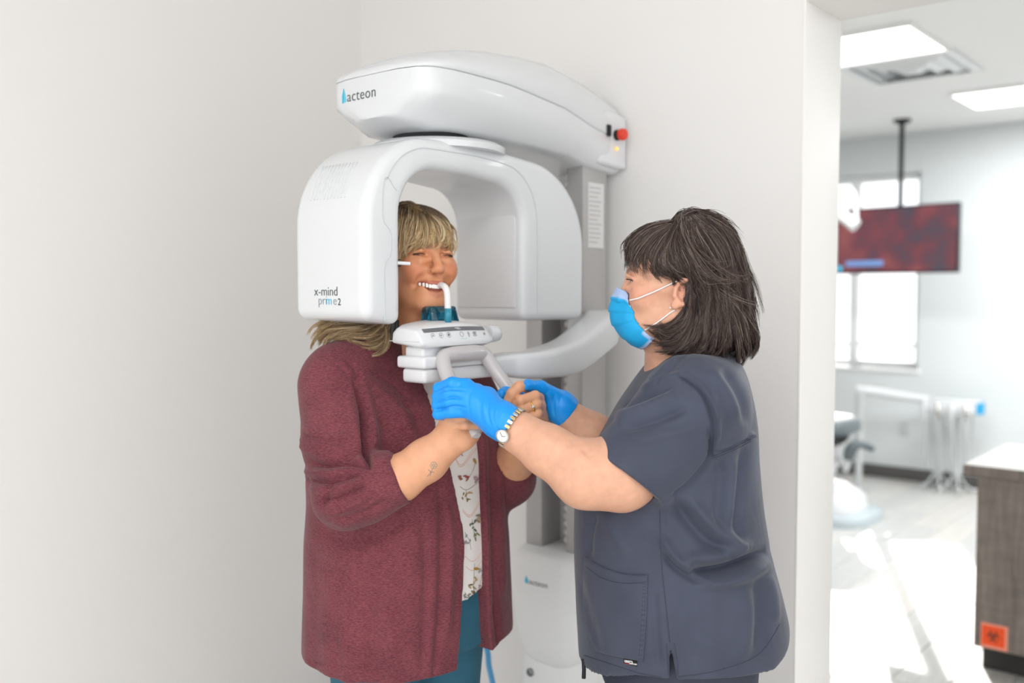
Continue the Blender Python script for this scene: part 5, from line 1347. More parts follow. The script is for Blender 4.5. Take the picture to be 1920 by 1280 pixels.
# drawstring end and trousers
tube('drawstring', [V(1094, 1235, 1.80), V(1095, 1255, 1.795), V(1094.5, 1271, 1.795)], .004, mat('black_cord', '#1c1d22', .7), oper, 8)
m_trou = mat('dark_slate_trousers', '#343847', .7, bump=(300, .1), var=(12, .08))
U = Field(spaced(sl_[0], sh_[0], .009, []), spaced(sl_[1], sh_[1], .009, []), spaced(.03, .95, .009, []))
U.loft([(.68, .328, 1.86, .150, .20), (.80, .328, 1.86, .155, .205), (.93, .32, 1.86, .14, .19)], k=.02, cam=True)
for s in (-1, 1): U.chain([.33 * RIGHT + (1.86 + s * .10) * FWD + UP * .78, .325 * RIGHT + (1.86 + s * .10) * FWD + UP * .45, .34 * RIGHT + (1.86 + s * .095) * FWD + UP * .06], [.125, .092, .075], k=.03)
a_, b_ = U.mesh(); from_arrays('trousers', smooth_mesh(a_, b_, 2), b_, m_trou, oper, True, label='dark slate scrub trousers')
for s in (-1, 1): shoe('shoe', .30 * RIGHT + (1.86 + s * .095) * FWD, ofw, mat('grey_clog', '#53565c', .5), oper)
# ---- mask
def mirror_head(g):
    out = []
    for p in g:
        q_ = OR.T @ (p - OO); q_[0] = -q_[0]; out.append(OO + OR @ q_)
    return out
mrows = [(.111, .010, .058, -.010, .053), (.1185, -.006, .062, -.018, .0535), (.1225, -.020, .066, -.027, .053), (.124, -.036, .072, -.036, .0525), (.121, -.054, .074, -.046, .0525), (.113, -.071, .068, -.055, .053), (.099, -.087, .056, -.062, .0535), (.080, -.099, .046, -.066, .054), (.060, -.106, .036, -.070, .0545)]
MR = rotm(ofw); MO = OO + np.array([0, 0, 0.0])
# rows above were measured against the level ear line; the ear centre is this far from the head's origin
MO = V(1277, 548, 1.755) + FWD * .075
nr, nc = 41, 41
rws = crom([(a, b, c) for a, b, c, d, e in mrows], nr); rws2 = crom([(d, e, 0) for a, b, c, d, e in mrows], nr)
mv = np.zeros((nr, nc, 3)); mc = np.zeros((nr, nc, 3)); cblue = np.array(lin('#0ba3dd')[:3]); cpale = np.array(lin('#a9bfe6')[:3])
for i in range(nr):
    yc, zc, ys = rws[i]; ys -= .004; zs, xs = rws2[i][:2]; u = i / (nr - 1)
    saw = (u * 5.0) % 1.0; pl = .0030 * saw * (1 if .14 < u < .9 else 0)
    for j in range(nc):
        v = 2 * j / (nc - 1) - 1; a = abs(v) * PI / 2
        x = xs * math.sin(a) * math.copysign(1, v); y = ys + (yc - ys) * math.cos(a) ** .9; z = zc + (zs - zc) * abs(v) ** 1.6
        y += pl * (1 - v * v) ; x += pl * v * .8
        y -= .004 * max(0, abs(v) - .9) * 10 * (1 if .3 < u < .7 else 0)
        mv[i, j] = MO + MR @ np.array([x, y, z])
        mc[i, j] = cpale if (u < .13 or (u > .93)) or (abs(v) > .93 and (u < .2 or u > .82)) else cblue
mv0 = mv.copy()
def push(lf):
    for i in range(nr):
        for j in range(nc):
            h, nn, fi, ds = obv.find_nearest(Vector(mv[i, j]), .06)
            if h is not None:
                nn = np.array(nn); dd = float((mv[i, j] - np.array(h)) @ nn)
                if dd < lf: mv[i, j] = np.array(h) + nn * lf
push(.005)
dl = mv - mv0
for _ in range(10):
    pd = np.pad(dl, ((1, 1), (1, 1), (0, 0)), mode='edge'); dl = np.maximum(np.linalg.norm(dl, axis=2), 1e-9)[..., None] * 0 + (pd[:-2, 1:-1] + pd[2:, 1:-1] + pd[1:-1, :-2] + pd[1:-1, 2:]) / 4
mv = mv0 + dl; push(.0022)
idx = np.arange(nr * nc).reshape(nr, nc)
q = np.stack([idx[:-1, :-1], idx[:-1, 1:], idx[1:, 1:], idx[1:, :-1]], -1).reshape(-1, 4)
mask = from_arrays('face_mask', mv.reshape(-1, 3), q, vcol_mat('mask_fabric', .65, bump=(600, .15), noise=(25, .05)), oper, True, col=mc.reshape(-1, 3), label='light blue pleated face mask')
md = mask.modifiers.new('s', 'SOLIDIFY'); md.thickness = .0012
m_loop = mat('white_elastic', '#eceaea', .7)
for q_ in ([(1183, 562), (1197, 559), (1212, 552.5), (1230, 545), (1248, 537), (1262, 531), (1270, 529)], [(1210, 618), (1219, 613), (1230, 606), (1240, 599), (1250, 591.5), (1259, 585), (1266, 581)]):
    tube('ear_loop', [on_surf(obv, a, b, OO, .0022)[0] for a, b in crom([(x, y, 0) for x, y in q_], 16)[:, :2]], .0013, m_loop, mask, 8)
    tube('ear_loop', mirror_head([on_surf(obv, a, b, OO, .0022)[0] for a, b in crom([(x, y, 0) for x, y in q_], 10)[:, :2]]), .0013, m_loop, mask, 8)
# ---- hair
hairm2 = vcol_mat('hair_strand_dark', .45, spec=.35)
HO = V(1268, 548, 1.83); HRm = rotm(ofw)
B2 = Field(spaced(HO[0] - .2, HO[0] + .2, .004, []), spaced(HO[1] - .2, HO[1] + .2, .004, []), spaced(HO[2] - .15, HO[2] + .18, .004, []))
B2.frame(HRm, HO)
B2.ell((0, -.036, .062), (.080, .085, .086), k=.02); B2.ell((0, .020, .060), (.078, .082, .066), k=.03)
B2.ell((0, -.068, -.005), (.082, .066, .090), k=.03); B2.ell((0, -.090, -.068), (.070, .052, .045), k=.03)
for s in (-1, 1): B2.ell((s * .058, -.028, -.064), (.032, .052, .046), k=.025)
B2.ell((0, .135, .020), (.14, .088, .072), k=.012, op='-'); B2.ell((0, .118, -.035), (.13, .088, .092), k=.012, op='-'); B2.ell((0, .03, -.105), (.058, .075, .07), k=.01, op='-')
for s in (-1, 1): B2.ell((s * .095, .008, -.010), (.032, .026, .036), k=.008, op='-')
B2.frame()
Vb, Fb = B2.mesh(); Vb = smooth_mesh(Vb, Fb, 2)
def brunette(u, t, r):
    a = np.array(lin('#33292a')[:3]); b = np.array(lin('#5e4e46')[:3]); c = np.array(lin('#9a8b82')[:3])
    k = np.clip(r * 1.2 + .2 * t - .1, 0, 1)[..., None]; g = (r > .93)[..., None] * .8 + ((r > .8) & (r <= .93))[..., None] * .25
    return (a * (1 - k) + b * k) * (1 - g) + c * g
hair2 = from_arrays('hair', Vb, Fb, vcol_mat('hair_mass_dark', .6, noise=(180, .4), bump=(220, .5), spec=.3), oper, True, col=np.tile(np.array(lin('#2a211e')[:3]), (len(Vb), 1)), label='dark brown bob streaked with grey, with a fringe')
hbv2 = bvh_of(hair2)
def HP(a, b, l=.004):
    px, py = 1100 + .2734 * a, 370 + .2734 * b
    return on_surf([hbv2, obv], px, py, HO + UP * .03, l)[0]
def mirror(g):
    out = []
    for p in g:
        q = HRm.T @ (p - HO); q[0] = -q[0]; out.append(HO + HRm @ q)
    return out
gl = [[(600, 190), (450, 198), (335, 245), (272, 320), (250, 380), (262, 440)], [(605, 195), (470, 210), (370, 265), (310, 340), (285, 400), (300, 460)], [(610, 200), (490, 230), (410, 290), (355, 370), (335, 430), (345, 490)], [(618, 200), (520, 250), (445, 330), (405, 410), (400, 470), (440, 520)],
      [(625, 195), (550, 270), (490, 360), (470, 440), (495, 505), (545, 548)], [(632, 190), (585, 290), (545, 390), (560, 470), (600, 525), (650, 565)], [(640, 180), (625, 310), (630, 420), (690, 500), (735, 590), (750, 700)], [(650, 165), (660, 310), (690, 430), (750, 540), (800, 650), (800, 780)],
      [(665, 150), (710, 300), (770, 430), (830, 560), (860, 690), (860, 840)], [(680, 135), (770, 270), (850, 410), (910, 560), (940, 720), (930, 880)], [(700, 120), (840, 230), (930, 370), (980, 530), (1010, 700), (1010, 880)], [(715, 110), (900, 200), (1000, 330), (1035, 490), (1065, 670), (1080, 850)], [(725, 106), (930, 185), (1030, 320), (1055, 470), (1095, 640), (1125, 800)]]
GL = [[HP(*p) for p in g] for g in gl]
strands('bob_hair', GL[4:], 6500, hairm2, hair2, brunette, .00042, .0045, 21, .008, 14, .006, locks=60, surf=[obv, hbv2])
strands('bob_hair', [mirror(g) for g in GL], 1300, hairm2, hair2, brunette, .0009, .004, 22, .003, 12, .006, cluster=8, surf=[obv, hbv2])
# the lower layers: swept back behind the ear, ends turned in and out
g2 = [[(690, 600), (700, 700), (680, 800), (620, 880), (540, 900), (470, 890)], [(700, 610), (720, 720), (700, 840), (640, 920), (560, 950), (490, 930)], [(710, 620), (745, 740), (730, 870), (670, 960), (600, 990), (530, 965)], [(730, 630), (780, 760), (770, 890), (720, 990), (650, 1020), (590, 1010)],
      [(760, 640), (820, 770), (820, 900), (780, 1000), (720, 1040), (660, 1045)], [(800, 650), (870, 780), (880, 900), (860, 990), (820, 1030), (770, 1040)], [(850, 650), (930, 780), (950, 900), (940, 990), (910, 1030), (870, 1045)], [(900, 650), (980, 780), (1010, 900), (1020, 990), (1010, 1050), (980, 1070)], [(950, 640), (1040, 770), (1080, 890), (1095, 980), (1090, 1040), (1060, 1070)], [(1000, 620), (1080, 740), (1115, 860), (1135, 950), (1135, 1000), (1110, 1045)]]
GL2 = [[HP(*p, .006) for p in g] for g in g2]
strands('bob_hair', GL2, 6500, hairm2, hair2, brunette, .00042, .006, 23, .010, 14, .004, locks=50, surf=[obv])
strands('bob_hair', [mirror(g) for g in GL2], 1200, hairm2, hair2, brunette, .0009, .005, 24, .004, 12, .008)
g3 = [[(650, 180), (625, 260), (630, 350), (680, 430), (760, 485), (860, 500)], [(640, 190), (680, 350), (760, 470), (850, 560), (940, 620), (1000, 625)], [(1050, 480), (1070, 580), (1105, 680), (1120, 780), (1110, 860), (1090, 900)], [(1045, 470), (1085, 590), (1115, 700), (1115, 760), (1120, 820), (1130, 900)]]
strands('loose_strands', [[HP(*p, .009) for p in g] for g in g3[:2]], 420, hairm2, hair2, lambda u, t, r: brunette(u, t, .25 + r * .75), .0005, .012, 25, .012, 14, .012, locks=14)
strands('loose_strands', [[HP(*p, .006) for p in g] for g in g3[2:]], 90, hairm2, hair2, brunette, .0006, .004, 26, .003, 14, .006)
ob = [[HP(600, 190), HP(640, 130, .006), HP(720, 103, .006), HP(820, 125, .006)], [HP(620, 180), HP(700, 112, .005), HP(850, 150, .006), HP(960, 215, .006)], [HP(640, 170), HP(760, 115, .006), HP(930, 190, .006), HP(1030, 320, .006)]]
strands('crown_hair', ob, 420, hairm2, hair2, brunette, .0007, .0035, 27, .003, 12, .005, surf=[obv, hbv2])
# wispy fringe over the forehead
wf = [[(420, 215), (330, 270), (285, 350), (275, 420), (300, 470)], [(450, 230), (370, 300), (330, 380), (330, 440), (360, 500)], [(470, 260), (410, 340), (385, 420), (370, 470), (380, 520)]]
strands('fringe', GL[2:5], 130, hairm2, hair2, brunette, .0005, .004, 31, .004, 14, .005, locks=7, surf=[obv])
strands('fringe', GL[:3], 190, hairm2, hair2, brunette, .00055, .003, 29, .003, 14, .005, cluster=6, surf=[obv])
strands('fringe', [[HP(*p, .005) for p in g] for g in wf], 50, hairm2, hair2, brunette, .0006, .003, 28, .003, 12, .005, cluster=7, surf=[obv])
# ---- gloves
m_glove = mat('blue_nitrile', '#0a90e8', .38, bump=(70, .25, .0015), spec=.5)
lo_, hi_ = bb([V(805, 700, 1.68), V(990, 830, 1.68), V(805, 700, 1.80), V(990, 830, 1.80)], .015)
g1 = Field(spaced(lo_[0], hi_[0], .0021, []), spaced(lo_[1], hi_[1], .0021, []), spaced(lo_[2], hi_[2], .0021, []))
kx = [V(874, 724, 1.722), V(868, 739, 1.712), V(870, 755, 1.708), V(880, 771, 1.711)]
hub = V(936, 786, 1.699)
for q_, r_ in zip(kx, (.0150, .0150, .0148, .0135)): g1.cone(hub, q_, .0285, r_, k=.012)
g1.chain([V(972, 808, 1.690), hub], [.0372, .0335], k=.01)
g1.ell(V(912, 752, 1.725), (.022, .022, .024), k=.02)
fs = [([kx[0], V(848, 719, 1.720), V(823, 728, 1.736), V(829, 735, 1.768)], (.0138, .0124, .0112, .0095)), ([kx[1], V(841, 737, 1.709), V(821, 744, 1.726), V(828, 750, 1.762)], (.0138, .0124, .0112, .0095)), ([kx[2], V(841, 753, 1.706), V(821, 759.5, 1.723), V(829, 764, 1.758)], (.0136, .0122, .0110, .0092)), ([kx[3], V(846, 772, 1.709), V(821, 776.5, 1.720), V(829, 780, 1.752)], (.0124, .0112, .0098, .0084))]
for p_, r_ in fs: g1.chain(p_, r_, k=.0035)
g1.chain([V(915, 742, 1.730), V(893, 733, 1.762), V(875, 735, 1.800)], [.016, .0135, .0105], k=.008)
ca = V(920, 777, 1.70) - V(985, 816, 1.695); ca /= np.linalg.norm(ca)
cp_ = V(953, 798, 1.70); Pc = (g1.X[:, None, None] - cp_[0]) * ca[0] + (g1.Y[None, :, None] - cp_[1]) * ca[1] + (g1.Z[None, None, :] - cp_[2]) * ca[2]
g1.v = np.maximum(g1.v, -Pc.astype(np.float32))
va, fa = g1.mesh(); va = smooth_mesh(va, fa, 1)
sg = Sculpt(va, fa, 1.76)
for q_ in ([(905, 735), (900, 770), (905, 795)], [(918, 745), (915, 775), (922, 800)], [(930, 750), (925, 780), (935, 812)], [(885, 730), (878, 750), (882, 785)], [(945, 760), (932, 790), (940, 815)]): sg.line(q_, 2.2, -.0014)
for q_ in ([(911, 738), (908, 770), (914, 798)], [(924, 748), (921, 780), (929, 806)], [(938, 752), (929, 785), (938, 808)]): sg.line(q_, 2.5, .0013)
sg.line([(872, 732), (850, 729), (833, 732), (816, 738)], 1.8, -.0036); sg.line([(870, 748), (848, 745), (832, 749), (814, 753)], 1.8, -.0038); sg.line([(876, 764), (852, 762), (834, 766), (814, 769)], 1.8, -.0038)
from_arrays('glove', sg.apply(), fa, m_glove, oper, True, label='blue nitrile glove wrapped over the hand on the near grip')
lo_, hi_ = bb([V(925, 705, 1.86), V(1075, 800, 1.86), V(925, 705, 2.0), V(1075, 800, 2.0)], .015)
g2_ = Field(spaced(lo_[0], hi_[0], .0022, []), spaced(lo_[1], hi_[1], .0022, []), spaced(lo_[2], hi_[2], .0022, []))
hub2 = V(1050, 762, 1.945)
for q_ in (V(1012, 730, 1.93), V(1010, 742, 1.942), V(1012, 756, 1.948), V(1018, 768, 1.95)): g2_.cone(hub2, q_, .028, .015, k=.012)
g2_.chain([V(1082, 790, 1.95), hub2], [.036, .032], k=.01)
g2_.chain([V(1040, 742, 1.93), V(1014, 726, 1.915), V(990, 722.5, 1.893), V(983, 724, 1.880)], [.017, .0135, .0115, .0098], k=.006)
g2_.chain([V(1010, 745, 1.945), V(975, 738, 1.948), V(948, 735, 1.925), V(941, 737, 1.910)], [.014, .0125, .0115, .010], k=.004)
g2_.chain([V(1012, 756, 1.95), V(980, 752, 1.955), V(953, 747, 1.935), V(944, 750, 1.918)], [.014, .0125, .011, .0095], k=.004)
ca = V(1050, 764, 1.945) - V(1085, 793, 1.95); ca /= np.linalg.norm(ca); cp_ = V(1064, 776, 1.945)
Pc = (g2_.X[:, None, None] - cp_[0]) * ca[0] + (g2_.Y[None, :, None] - cp_[1]) * ca[1] + (g2_.Z[None, None, :] - cp_[2]) * ca[2]
g2_.v = np.maximum(g2_.v, -Pc.astype(np.float32))
va, fa = g2_.mesh(); va = smooth_mesh(va, fa, 1); sg = Sculpt(va, fa, 1.95)
for q_ in ([(1040, 735), (1038, 760), (1042, 788)], [(1052, 742), (1048, 768), (1052, 792)], [(1028, 730), (1022, 750), (1026, 780)]): sg.line(q_, 2.2, -.0014)
from_arrays('glove', sg.apply(), fa, m_glove, oper, True, label='blue nitrile glove around the hand on the far grip')
# ---- wrist watch
wc = V(961, 802, 1.696); wa = (V(1025, 838, 1.675) - Wn); wa /= np.linalg.norm(wa); w1 = np.cross(wa, UP); w1 /= np.linalg.norm(w1); w2 = np.cross(wa, w1)
watch = thing('wrist_watch', None, None); watch.parent = oper; OFF[watch.name] = OFF[oper.name]; watch['label'] = 'silver bracelet watch with a white dial'
m_sil = mat('watch_steel', '#c4c2bd', .25, metal=.9); m_gold2 = mat('watch_gold', '#c9b48a', .3, metal=.9)
def ringpt(a, r): return wc + w1 * math.cos(a) * r + w2 * math.sin(a) * r
# angle on the ring whose point looks toward the camera and down
best = min(range(360), key=lambda d: np.hypot(*(proj(ringpt(math.radians(d), .036))[0, :2] - np.array([934, 812]))) + 45 * max(0, (ringpt(math.radians(d), .036) - wc) @ FWD))
a0 = math.radians(best)
for k in range(26):
    a = a0 + 2 * PI * k / 26
    if abs((k + 13) % 26 - 13) <= 1: continue
    p = ringpt(a, .0382); n = (p - wc); n /= np.linalg.norm(n); t = np.cross(wa, n)
    M_ = Matrix(np.stack([t, wa, n], 1).tolist()).to_4x4(); M_.translation = Vector(p)
    bm = BM(); add_box(bm, (-.0034, -.0055, -.0015), (.0034, .0055, .0015), .001, 1); bmesh.ops.transform(bm, matrix=M_, verts=bm.verts)
    from_bm('bracelet_link', bm, m_sil if k % 2 else m_gold2, watch, True, sharp=40)
p = ringpt(a0, .0395); n = (p - wc); n /= np.linalg.norm(n); t = np.cross(wa, n)
M_ = Matrix(np.stack([t, wa, n], 1).tolist()).to_4x4(); M_.translation = Vector(p)
bm = BM(); add_lathe(bm, [(0, -.003), (.0125, -.003), (.013, .001), (.0125, .003), (.0105, .0035), (.0104, .0025), (0, .0025)], (0, 0, 0), 24); bmesh.ops.transform(bm, matrix=M_, verts=bm.verts)
from_bm('watch_case', bm, m_sil, watch, True, sharp=35)
bm = BM(); add_lathe(bm, [(0, .0026), (.0102, .0026), (.0102, .0030), (0, .0030)], (0, 0, 0), 24); bmesh.ops.transform(bm, matrix=M_, verts=bm.verts)
from_bm('watch_dial', bm, mat('watch_dial', '#e9e7e2', .2, coat=.5), watch, True, sharp=35)
for ang, ln in ((.6, .0065), (2.4, .0085)):
    bm = BM(); add_box(bm, (-.0004, 0, .0031), (.0004, ln, .0034)); bmesh.ops.transform(bm, matrix=M_ @ Matrix.Rotation(ang, 4, 'Z'), verts=bm.verts); from_bm('watch_hand', bm, m_dark, watch, False)
# =================================================================== the treatment room beyond the opening
# --- cabinet with a worktop
def wood_mat(name, c1, c2):
    if name in MATS: return MATS[name]
    m, nt, b = newmat(name); N, L = nt.nodes, nt.links
    tc = N.new('ShaderNodeTexCoord'); mp = N.new('ShaderNodeMapping'); mp.inputs['Scale'].default_value = (34, 34, 2.6)
    n = N.new('ShaderNodeTexNoise'); n.inputs['Scale'].default_value = 1.5; n.inputs['Detail'].default_value = 8; n.inputs['Distortion'].default_value = .8
    mp2 = N.new('ShaderNodeMapping'); mp2.inputs['Scale'].default_value = (5, 5, 14); n2 = N.new('ShaderNodeTexNoise'); n2.inputs['Scale'].default_value = 2; n2.inputs['Detail'].default_value = 3
    r = N.new('ShaderNodeValToRGB'); r.color_ramp.elements[0].position = .3; r.color_ramp.elements[0].color = lin(c1); r.color_ramp.elements[1].position = .7; r.color_ramp.elements[1].color = lin(c2)
    L.new(tc.outputs['Object'], mp.inputs[0]); L.new(mp.outputs[0], n.inputs['Vector']); L.new(tc.outputs['Object'], mp2.inputs[0]); L.new(mp2.outputs[0], n2.inputs['Vector'])
    mx = N.new('ShaderNodeMix'); mx.inputs[0].default_value = .35; L.new(n.outputs['Fac'], mx.inputs[2]); L.new(n2.outputs['Fac'], mx.inputs[3]); L.new(mx.outputs[0], r.inputs[0])
    L.new(r.outputs[0], b.inputs['Base Color']); b.inputs['Roughness'].default_value = .5
    MATS[name] = m; return m
m_wood = wood_mat('grey_brown_laminate', '#5f5650', '#8d8279')
CX0, CY0, CTOP = -.953, 3.848, .80
cab = thing('cabinet', 'grey-brown wood-grain base cabinet with a black toe kick, carrying an orange biohazard sticker', 'cabinet', (-.2, 4.15, 0))
box('carcass', (CX0, CY0 + .02, .10), (.60, 4.44, CTOP - .04), m_wood, cab, .002, 1)
box('toe_kick', (CX0 + .015, CY0 + .075, 0), (.59, 4.40, .10), mat('black_toe_kick', '#2c2b2a', .6), cab, .001, 1)
for x0, x1 in ((CX0, -.445), (-.44, .078), (.083, .60)):
    dr = box('door', (x0, CY0, .103), (x1 - .003, CY0 + .019, CTOP - .043), m_wood, cab, .002, 1)
    bm = BM(); add_tube(bm, [(x1 - .05, CY0 - .002, .52), (x1 - .05, CY0 - .03, .525), (x1 - .05, CY0 - .03, .665), (x1 - .05, CY0 - .002, .67)], .005, 8); from_bm('handle', bm, mat('brushed_nickel', '#b2b0ac', .35, metal=.9), dr)
wt = thing('worktop', 'thick wood-edged worktop with a pale grey surface lying on the cabinet', 'worktop', (-.2, 4.15, CTOP - .04))
box('slab', (CX0 - .045, CY0 - .03, CTOP - .04), (.63, 4.46, CTOP - .002), m_wood, wt, .002, 1)
box('surface', (CX0 - .043, CY0 - .028, CTOP - .002), (.628, 4.458, CTOP), mat('pale_laminate', '#c9c6c3', .35), wt, 0, smooth=False)
tr = thing('instrument_tray', 'white tray of small instruments on the worktop', 'tray', (-.62, 4.05, CTOP))
bm = BM(); add_box(bm, (-.80, 3.93, CTOP), (-.46, 4.17, CTOP + .004), .001, 1)
for lo, hi in (((-.80, 3.93, CTOP), (-.46, 3.936, CTOP + .016)), ((-.80, 4.164, CTOP), (-.46, 4.17, CTOP + .016)), ((-.80, 3.936, CTOP), (-.794, 4.164, CTOP + .016)), ((-.466, 3.936, CTOP), (-.46, 4.164, CTOP + .016))): add_box(bm, lo, hi, .001, 1)
from_bm('tray_base', bm, m_white2, tr, True, sharp=40)
for k in range(4):
    y = 3.975 + k * .045; it = thing('hand_instrument', ('slim steel hand instrument in the white tray, nearest its front edge', 'slim steel hand instrument in the white tray, second from its front edge', 'slim steel hand instrument in the white tray, second from its back edge', 'slim steel hand instrument in the white tray, nearest its back edge')[k], 'instrument', (-.63, y, CTOP + .004), 'instruments in the tray')
    bm = BM(); add_tube(bm, [(-.74, y, CTOP + .009), (-.72, y, CTOP + .008), (-.68, y + .004, CTOP + .009), (-.56, y + .006, CTOP + .009), (-.53, y + .006, CTOP + .010), (-.52, y + .010, CTOP + .014)], [.001, .002, .004, .004, .002, .001], 8); from_bm('shaft', bm, m_sil, it)
# --- biohazard sticker
st = thing('biohazard_sticker', 'orange square biohazard sticker on the cabinet front', 'sticker', (-.90, CY0, .30))
def cabpt(px, py): return on_plane(px, py, (0, 1, 0), CY0)
a_ = cabpt(1839.5, 1165); b_ = cabpt(1889, 1222)
sx0, sx1, sz1, sz0 = a_[0], b_[0], a_[2], b_[2]
box('sticker_border', (sx0, CY0 - .0012, sz0), (sx1, CY0, sz1), mat('pale_orange_vinyl', '#f39a80', .45), st, 0, smooth=False)
box('sticker_field', (sx0 + .004, CY0 - .0018, sz0 + .010), (sx1 - .010, CY0 - .0012, sz1 - .008), mat('orange_vinyl', '#f2541f', .45), st, 0, smooth=False)
mk = mat('sticker_black', '#3a2a24', .5); scx, scz = (sx0 + sx1) / 2 - .003, (sz0 + sz1) / 2 + .001; R0 = .0145
def arc_s(cx, cz, r, a0, a1, w_, n=16):
    tube('hazard_mark', [(cx + r * math.cos(math.radians(a0 + (a1 - a0) * i / n)), CY0 - .0019, cz + r * math.sin(math.radians(a0 + (a1 - a0) * i / n))) for i in range(n + 1)], [w_ * (.35 + .65 * math.sin(PI * (i + .5) / (n + 1))) for i in range(n + 1)], mk, st, 6, flat=((0, 1, 0), .25))
for k in range(3):
    an = 90 + 120 * k; arc_s(scx + R0 * .95 * math.cos(math.radians(an)), scz + R0 * .95 * math.sin(math.radians(an)), R0 * .78, an + 42, an + 318, .0034)
arc_s(scx, scz, R0 * 1.0, 0, 360, .0016, 28); arc_s(scx, scz, R0 * .28, 0, 360, .0016, 14)
# --- television on a ceiling pole
tvL, tvR = V(1568, 455, 7.02), V(1797, 446, 6.38)
tvc = (tvL + tvR) / 2; tux = tvR - tvL; tux[2] = 0; tw = np.linalg.norm(tux); tux /= tw; tn = np.cross(tux, UP); tz0, tz1 = 1.580, 2.052
def tvm(): 
    M_ = Matrix(np.stack([tux, -tn, UP], 1).tolist()).to_4x4(); M_.translation = Vector((tvc[0], tvc[1], (tz0 + tz1) / 2)); return M_
tv = thing('television', 'wall of dark red picture on a flat television hanging from a ceiling pole', 'television', (tvc[0], tvc[1], FAR_CEIL))
tv['label'] = 'flat television with a dark red picture hanging from a black ceiling pole'
th_ = (tz1 - tz0) / 2
def tvbox(name, lo, hi, m, bev=.003, parent=None, **k):
    bm = BM(); add_box(bm, lo, hi, bev, 2); bmesh.ops.transform(bm, matrix=tvm(), verts=bm.verts); return from_bm(name, bm, m, parent or tv, True, sharp=40, **k)
tvbox('casing', (-tw / 2, 0, -th_), (tw / 2, .045, th_), mat('black_tv_plastic', '#141519', .35), .004)
m_scr, nt, b = newmat('television_picture'); N, L = nt.nodes, nt.links
tc = N.new('ShaderNodeTexCoord'); n1 = N.new('ShaderNodeTexNoise'); n1.inputs['Scale'].default_value = 4.2; n1.inputs['Detail'].default_value = 2
r1 = N.new('ShaderNodeValToRGB'); r1.color_ramp.elements[0].position = .30; r1.color_ramp.elements[0].color = lin('#43525e'); r1.color_ramp.elements[1].position = .72; r1.color_ramp.elements[1].color = lin('#9c5a58')
e_ = r1.color_ramp.elements.new(.45); e_.color = lin('#6e4650'); e_ = r1.color_ramp.elements.new(.56); e_.color = lin('#84464e')
L.new(tc.outputs['Object'], n1.inputs['Vector']); L.new(n1.outputs['Fac'], r1.inputs[0]); L.new(r1.outputs[0], b.inputs['Emission Color']); b.inputs['Emission Strength'].default_value = .9
b.inputs['Base Color'].default_value = lin('#15161a'); b.inputs['Roughness'].default_value = .2
tvbox('screen', (-tw / 2 + .012, -.002, -th_ + .014), (tw / 2 - .012, .001, th_ - .012), m_scr, 0)
tvbox('caption_bar', (-tw / 2 + .08, -.0032, -th_ + .055), (-tw / 2 + .36, -.0018, -th_ + .095), mat('caption_blue', '#5f7aa6', .4, emit=('#6d8fc4', .7)), 0)
tvbox('corner_badge', (-tw / 2 + .018, -.0032, -th_ + .022), (-tw / 2 + .05, -.0018, -th_ + .06), mat('badge_cyan', '#2fb3d8', .4, emit=('#2fb3d8', .7)), 0)
pp = V(1690, 300, 6.72); 
tube('ceiling_pole', [(pp[0], pp[1], FAR_CEIL), (pp[0], pp[1], 1.80)], .017, m_dark, tv, 14)
bm = BM(); add_lathe(bm, [(.0, 0), (.06, 0), (.06, -.012), (.03, -.03), (0, -.03)], (pp[0], pp[1], FAR_CEIL), 20); from_bm('ceiling_flange', bm, m_dark, tv, True, sharp=40)
# --- air vent
vt = thing('air_vent', 'square louvred air vent in the ceiling beside the lamp panel', 'air vent', (-1.71, 5.34, FAR_CEIL))
m_vent = mat('vent_white_metal', '#dfe1e2', .35, metal=.1)
for i, h in enumerate((.298, .225, .155, .085)):
    bm = BM(); cx, cy = -1.71, 5.34; z1_, z0_ = FAR_CEIL - .001, FAR_CEIL - .014 - .006 * i; w_ = .05
    O = [(cx - h, cy - h), (cx + h, cy - h), (cx + h, cy + h), (cx - h, cy + h)]; I_ = [(cx + (x - cx) * (1 - w_ / h), cy + (y - cy) * (1 - w_ / h)) for x, y in O]
    A = [bm.verts.new((x, y, z1_ - (.004 if i == 0 else 0))) for x, y in O]; B = [bm.verts.new((x, y, z0_)) for x, y in I_]; A2 = [bm.verts.new((x, y, z1_)) for x, y in O]; B2_ = [bm.verts.new((x, y, z0_ + .003)) for x, y in I_]
    for k in range(4):
        j = (k + 1) % 4; bm.faces.new((A[k], A[j], B[j], B[k])); bm.faces.new((A2[k], B2_[k], B2_[j], A2[j])); bm.faces.new((B[k], B[j], B2_[j], B2_[k])); 
    from_bm('louvre_ring', bm, m_vent, vt, False)
box('vent_throat', (-1.99, 5.06, FAR_CEIL - .004), (-1.43, 5.62, FAR_CEIL - .0005), mat('vent_throat_grey', '#c2c7c9', .7), vt, 0, smooth=False)
box('vent_core', (-1.745, 5.305, FAR_CEIL - .03), (-1.675, 5.375, FAR_CEIL - .004), m_vent, vt, .004, 1)
# --- wall outlet
ot = thing('wall_outlet', 'white power outlet on the far wall under the window', 'outlet', (-2.383, FARY, .40))
box('cover_plate', (-2.42, FARY - .006, .34), (-2.346, FARY, .458), m_white2, ot, .003, 2)
for z in (.372, .426): box('socket', (-2.398, FARY - .008, z - .016), (-2.368, FARY - .005, z + .016), mat('socket_grey', '#c9cbcc', .5), ot, .002, 1)
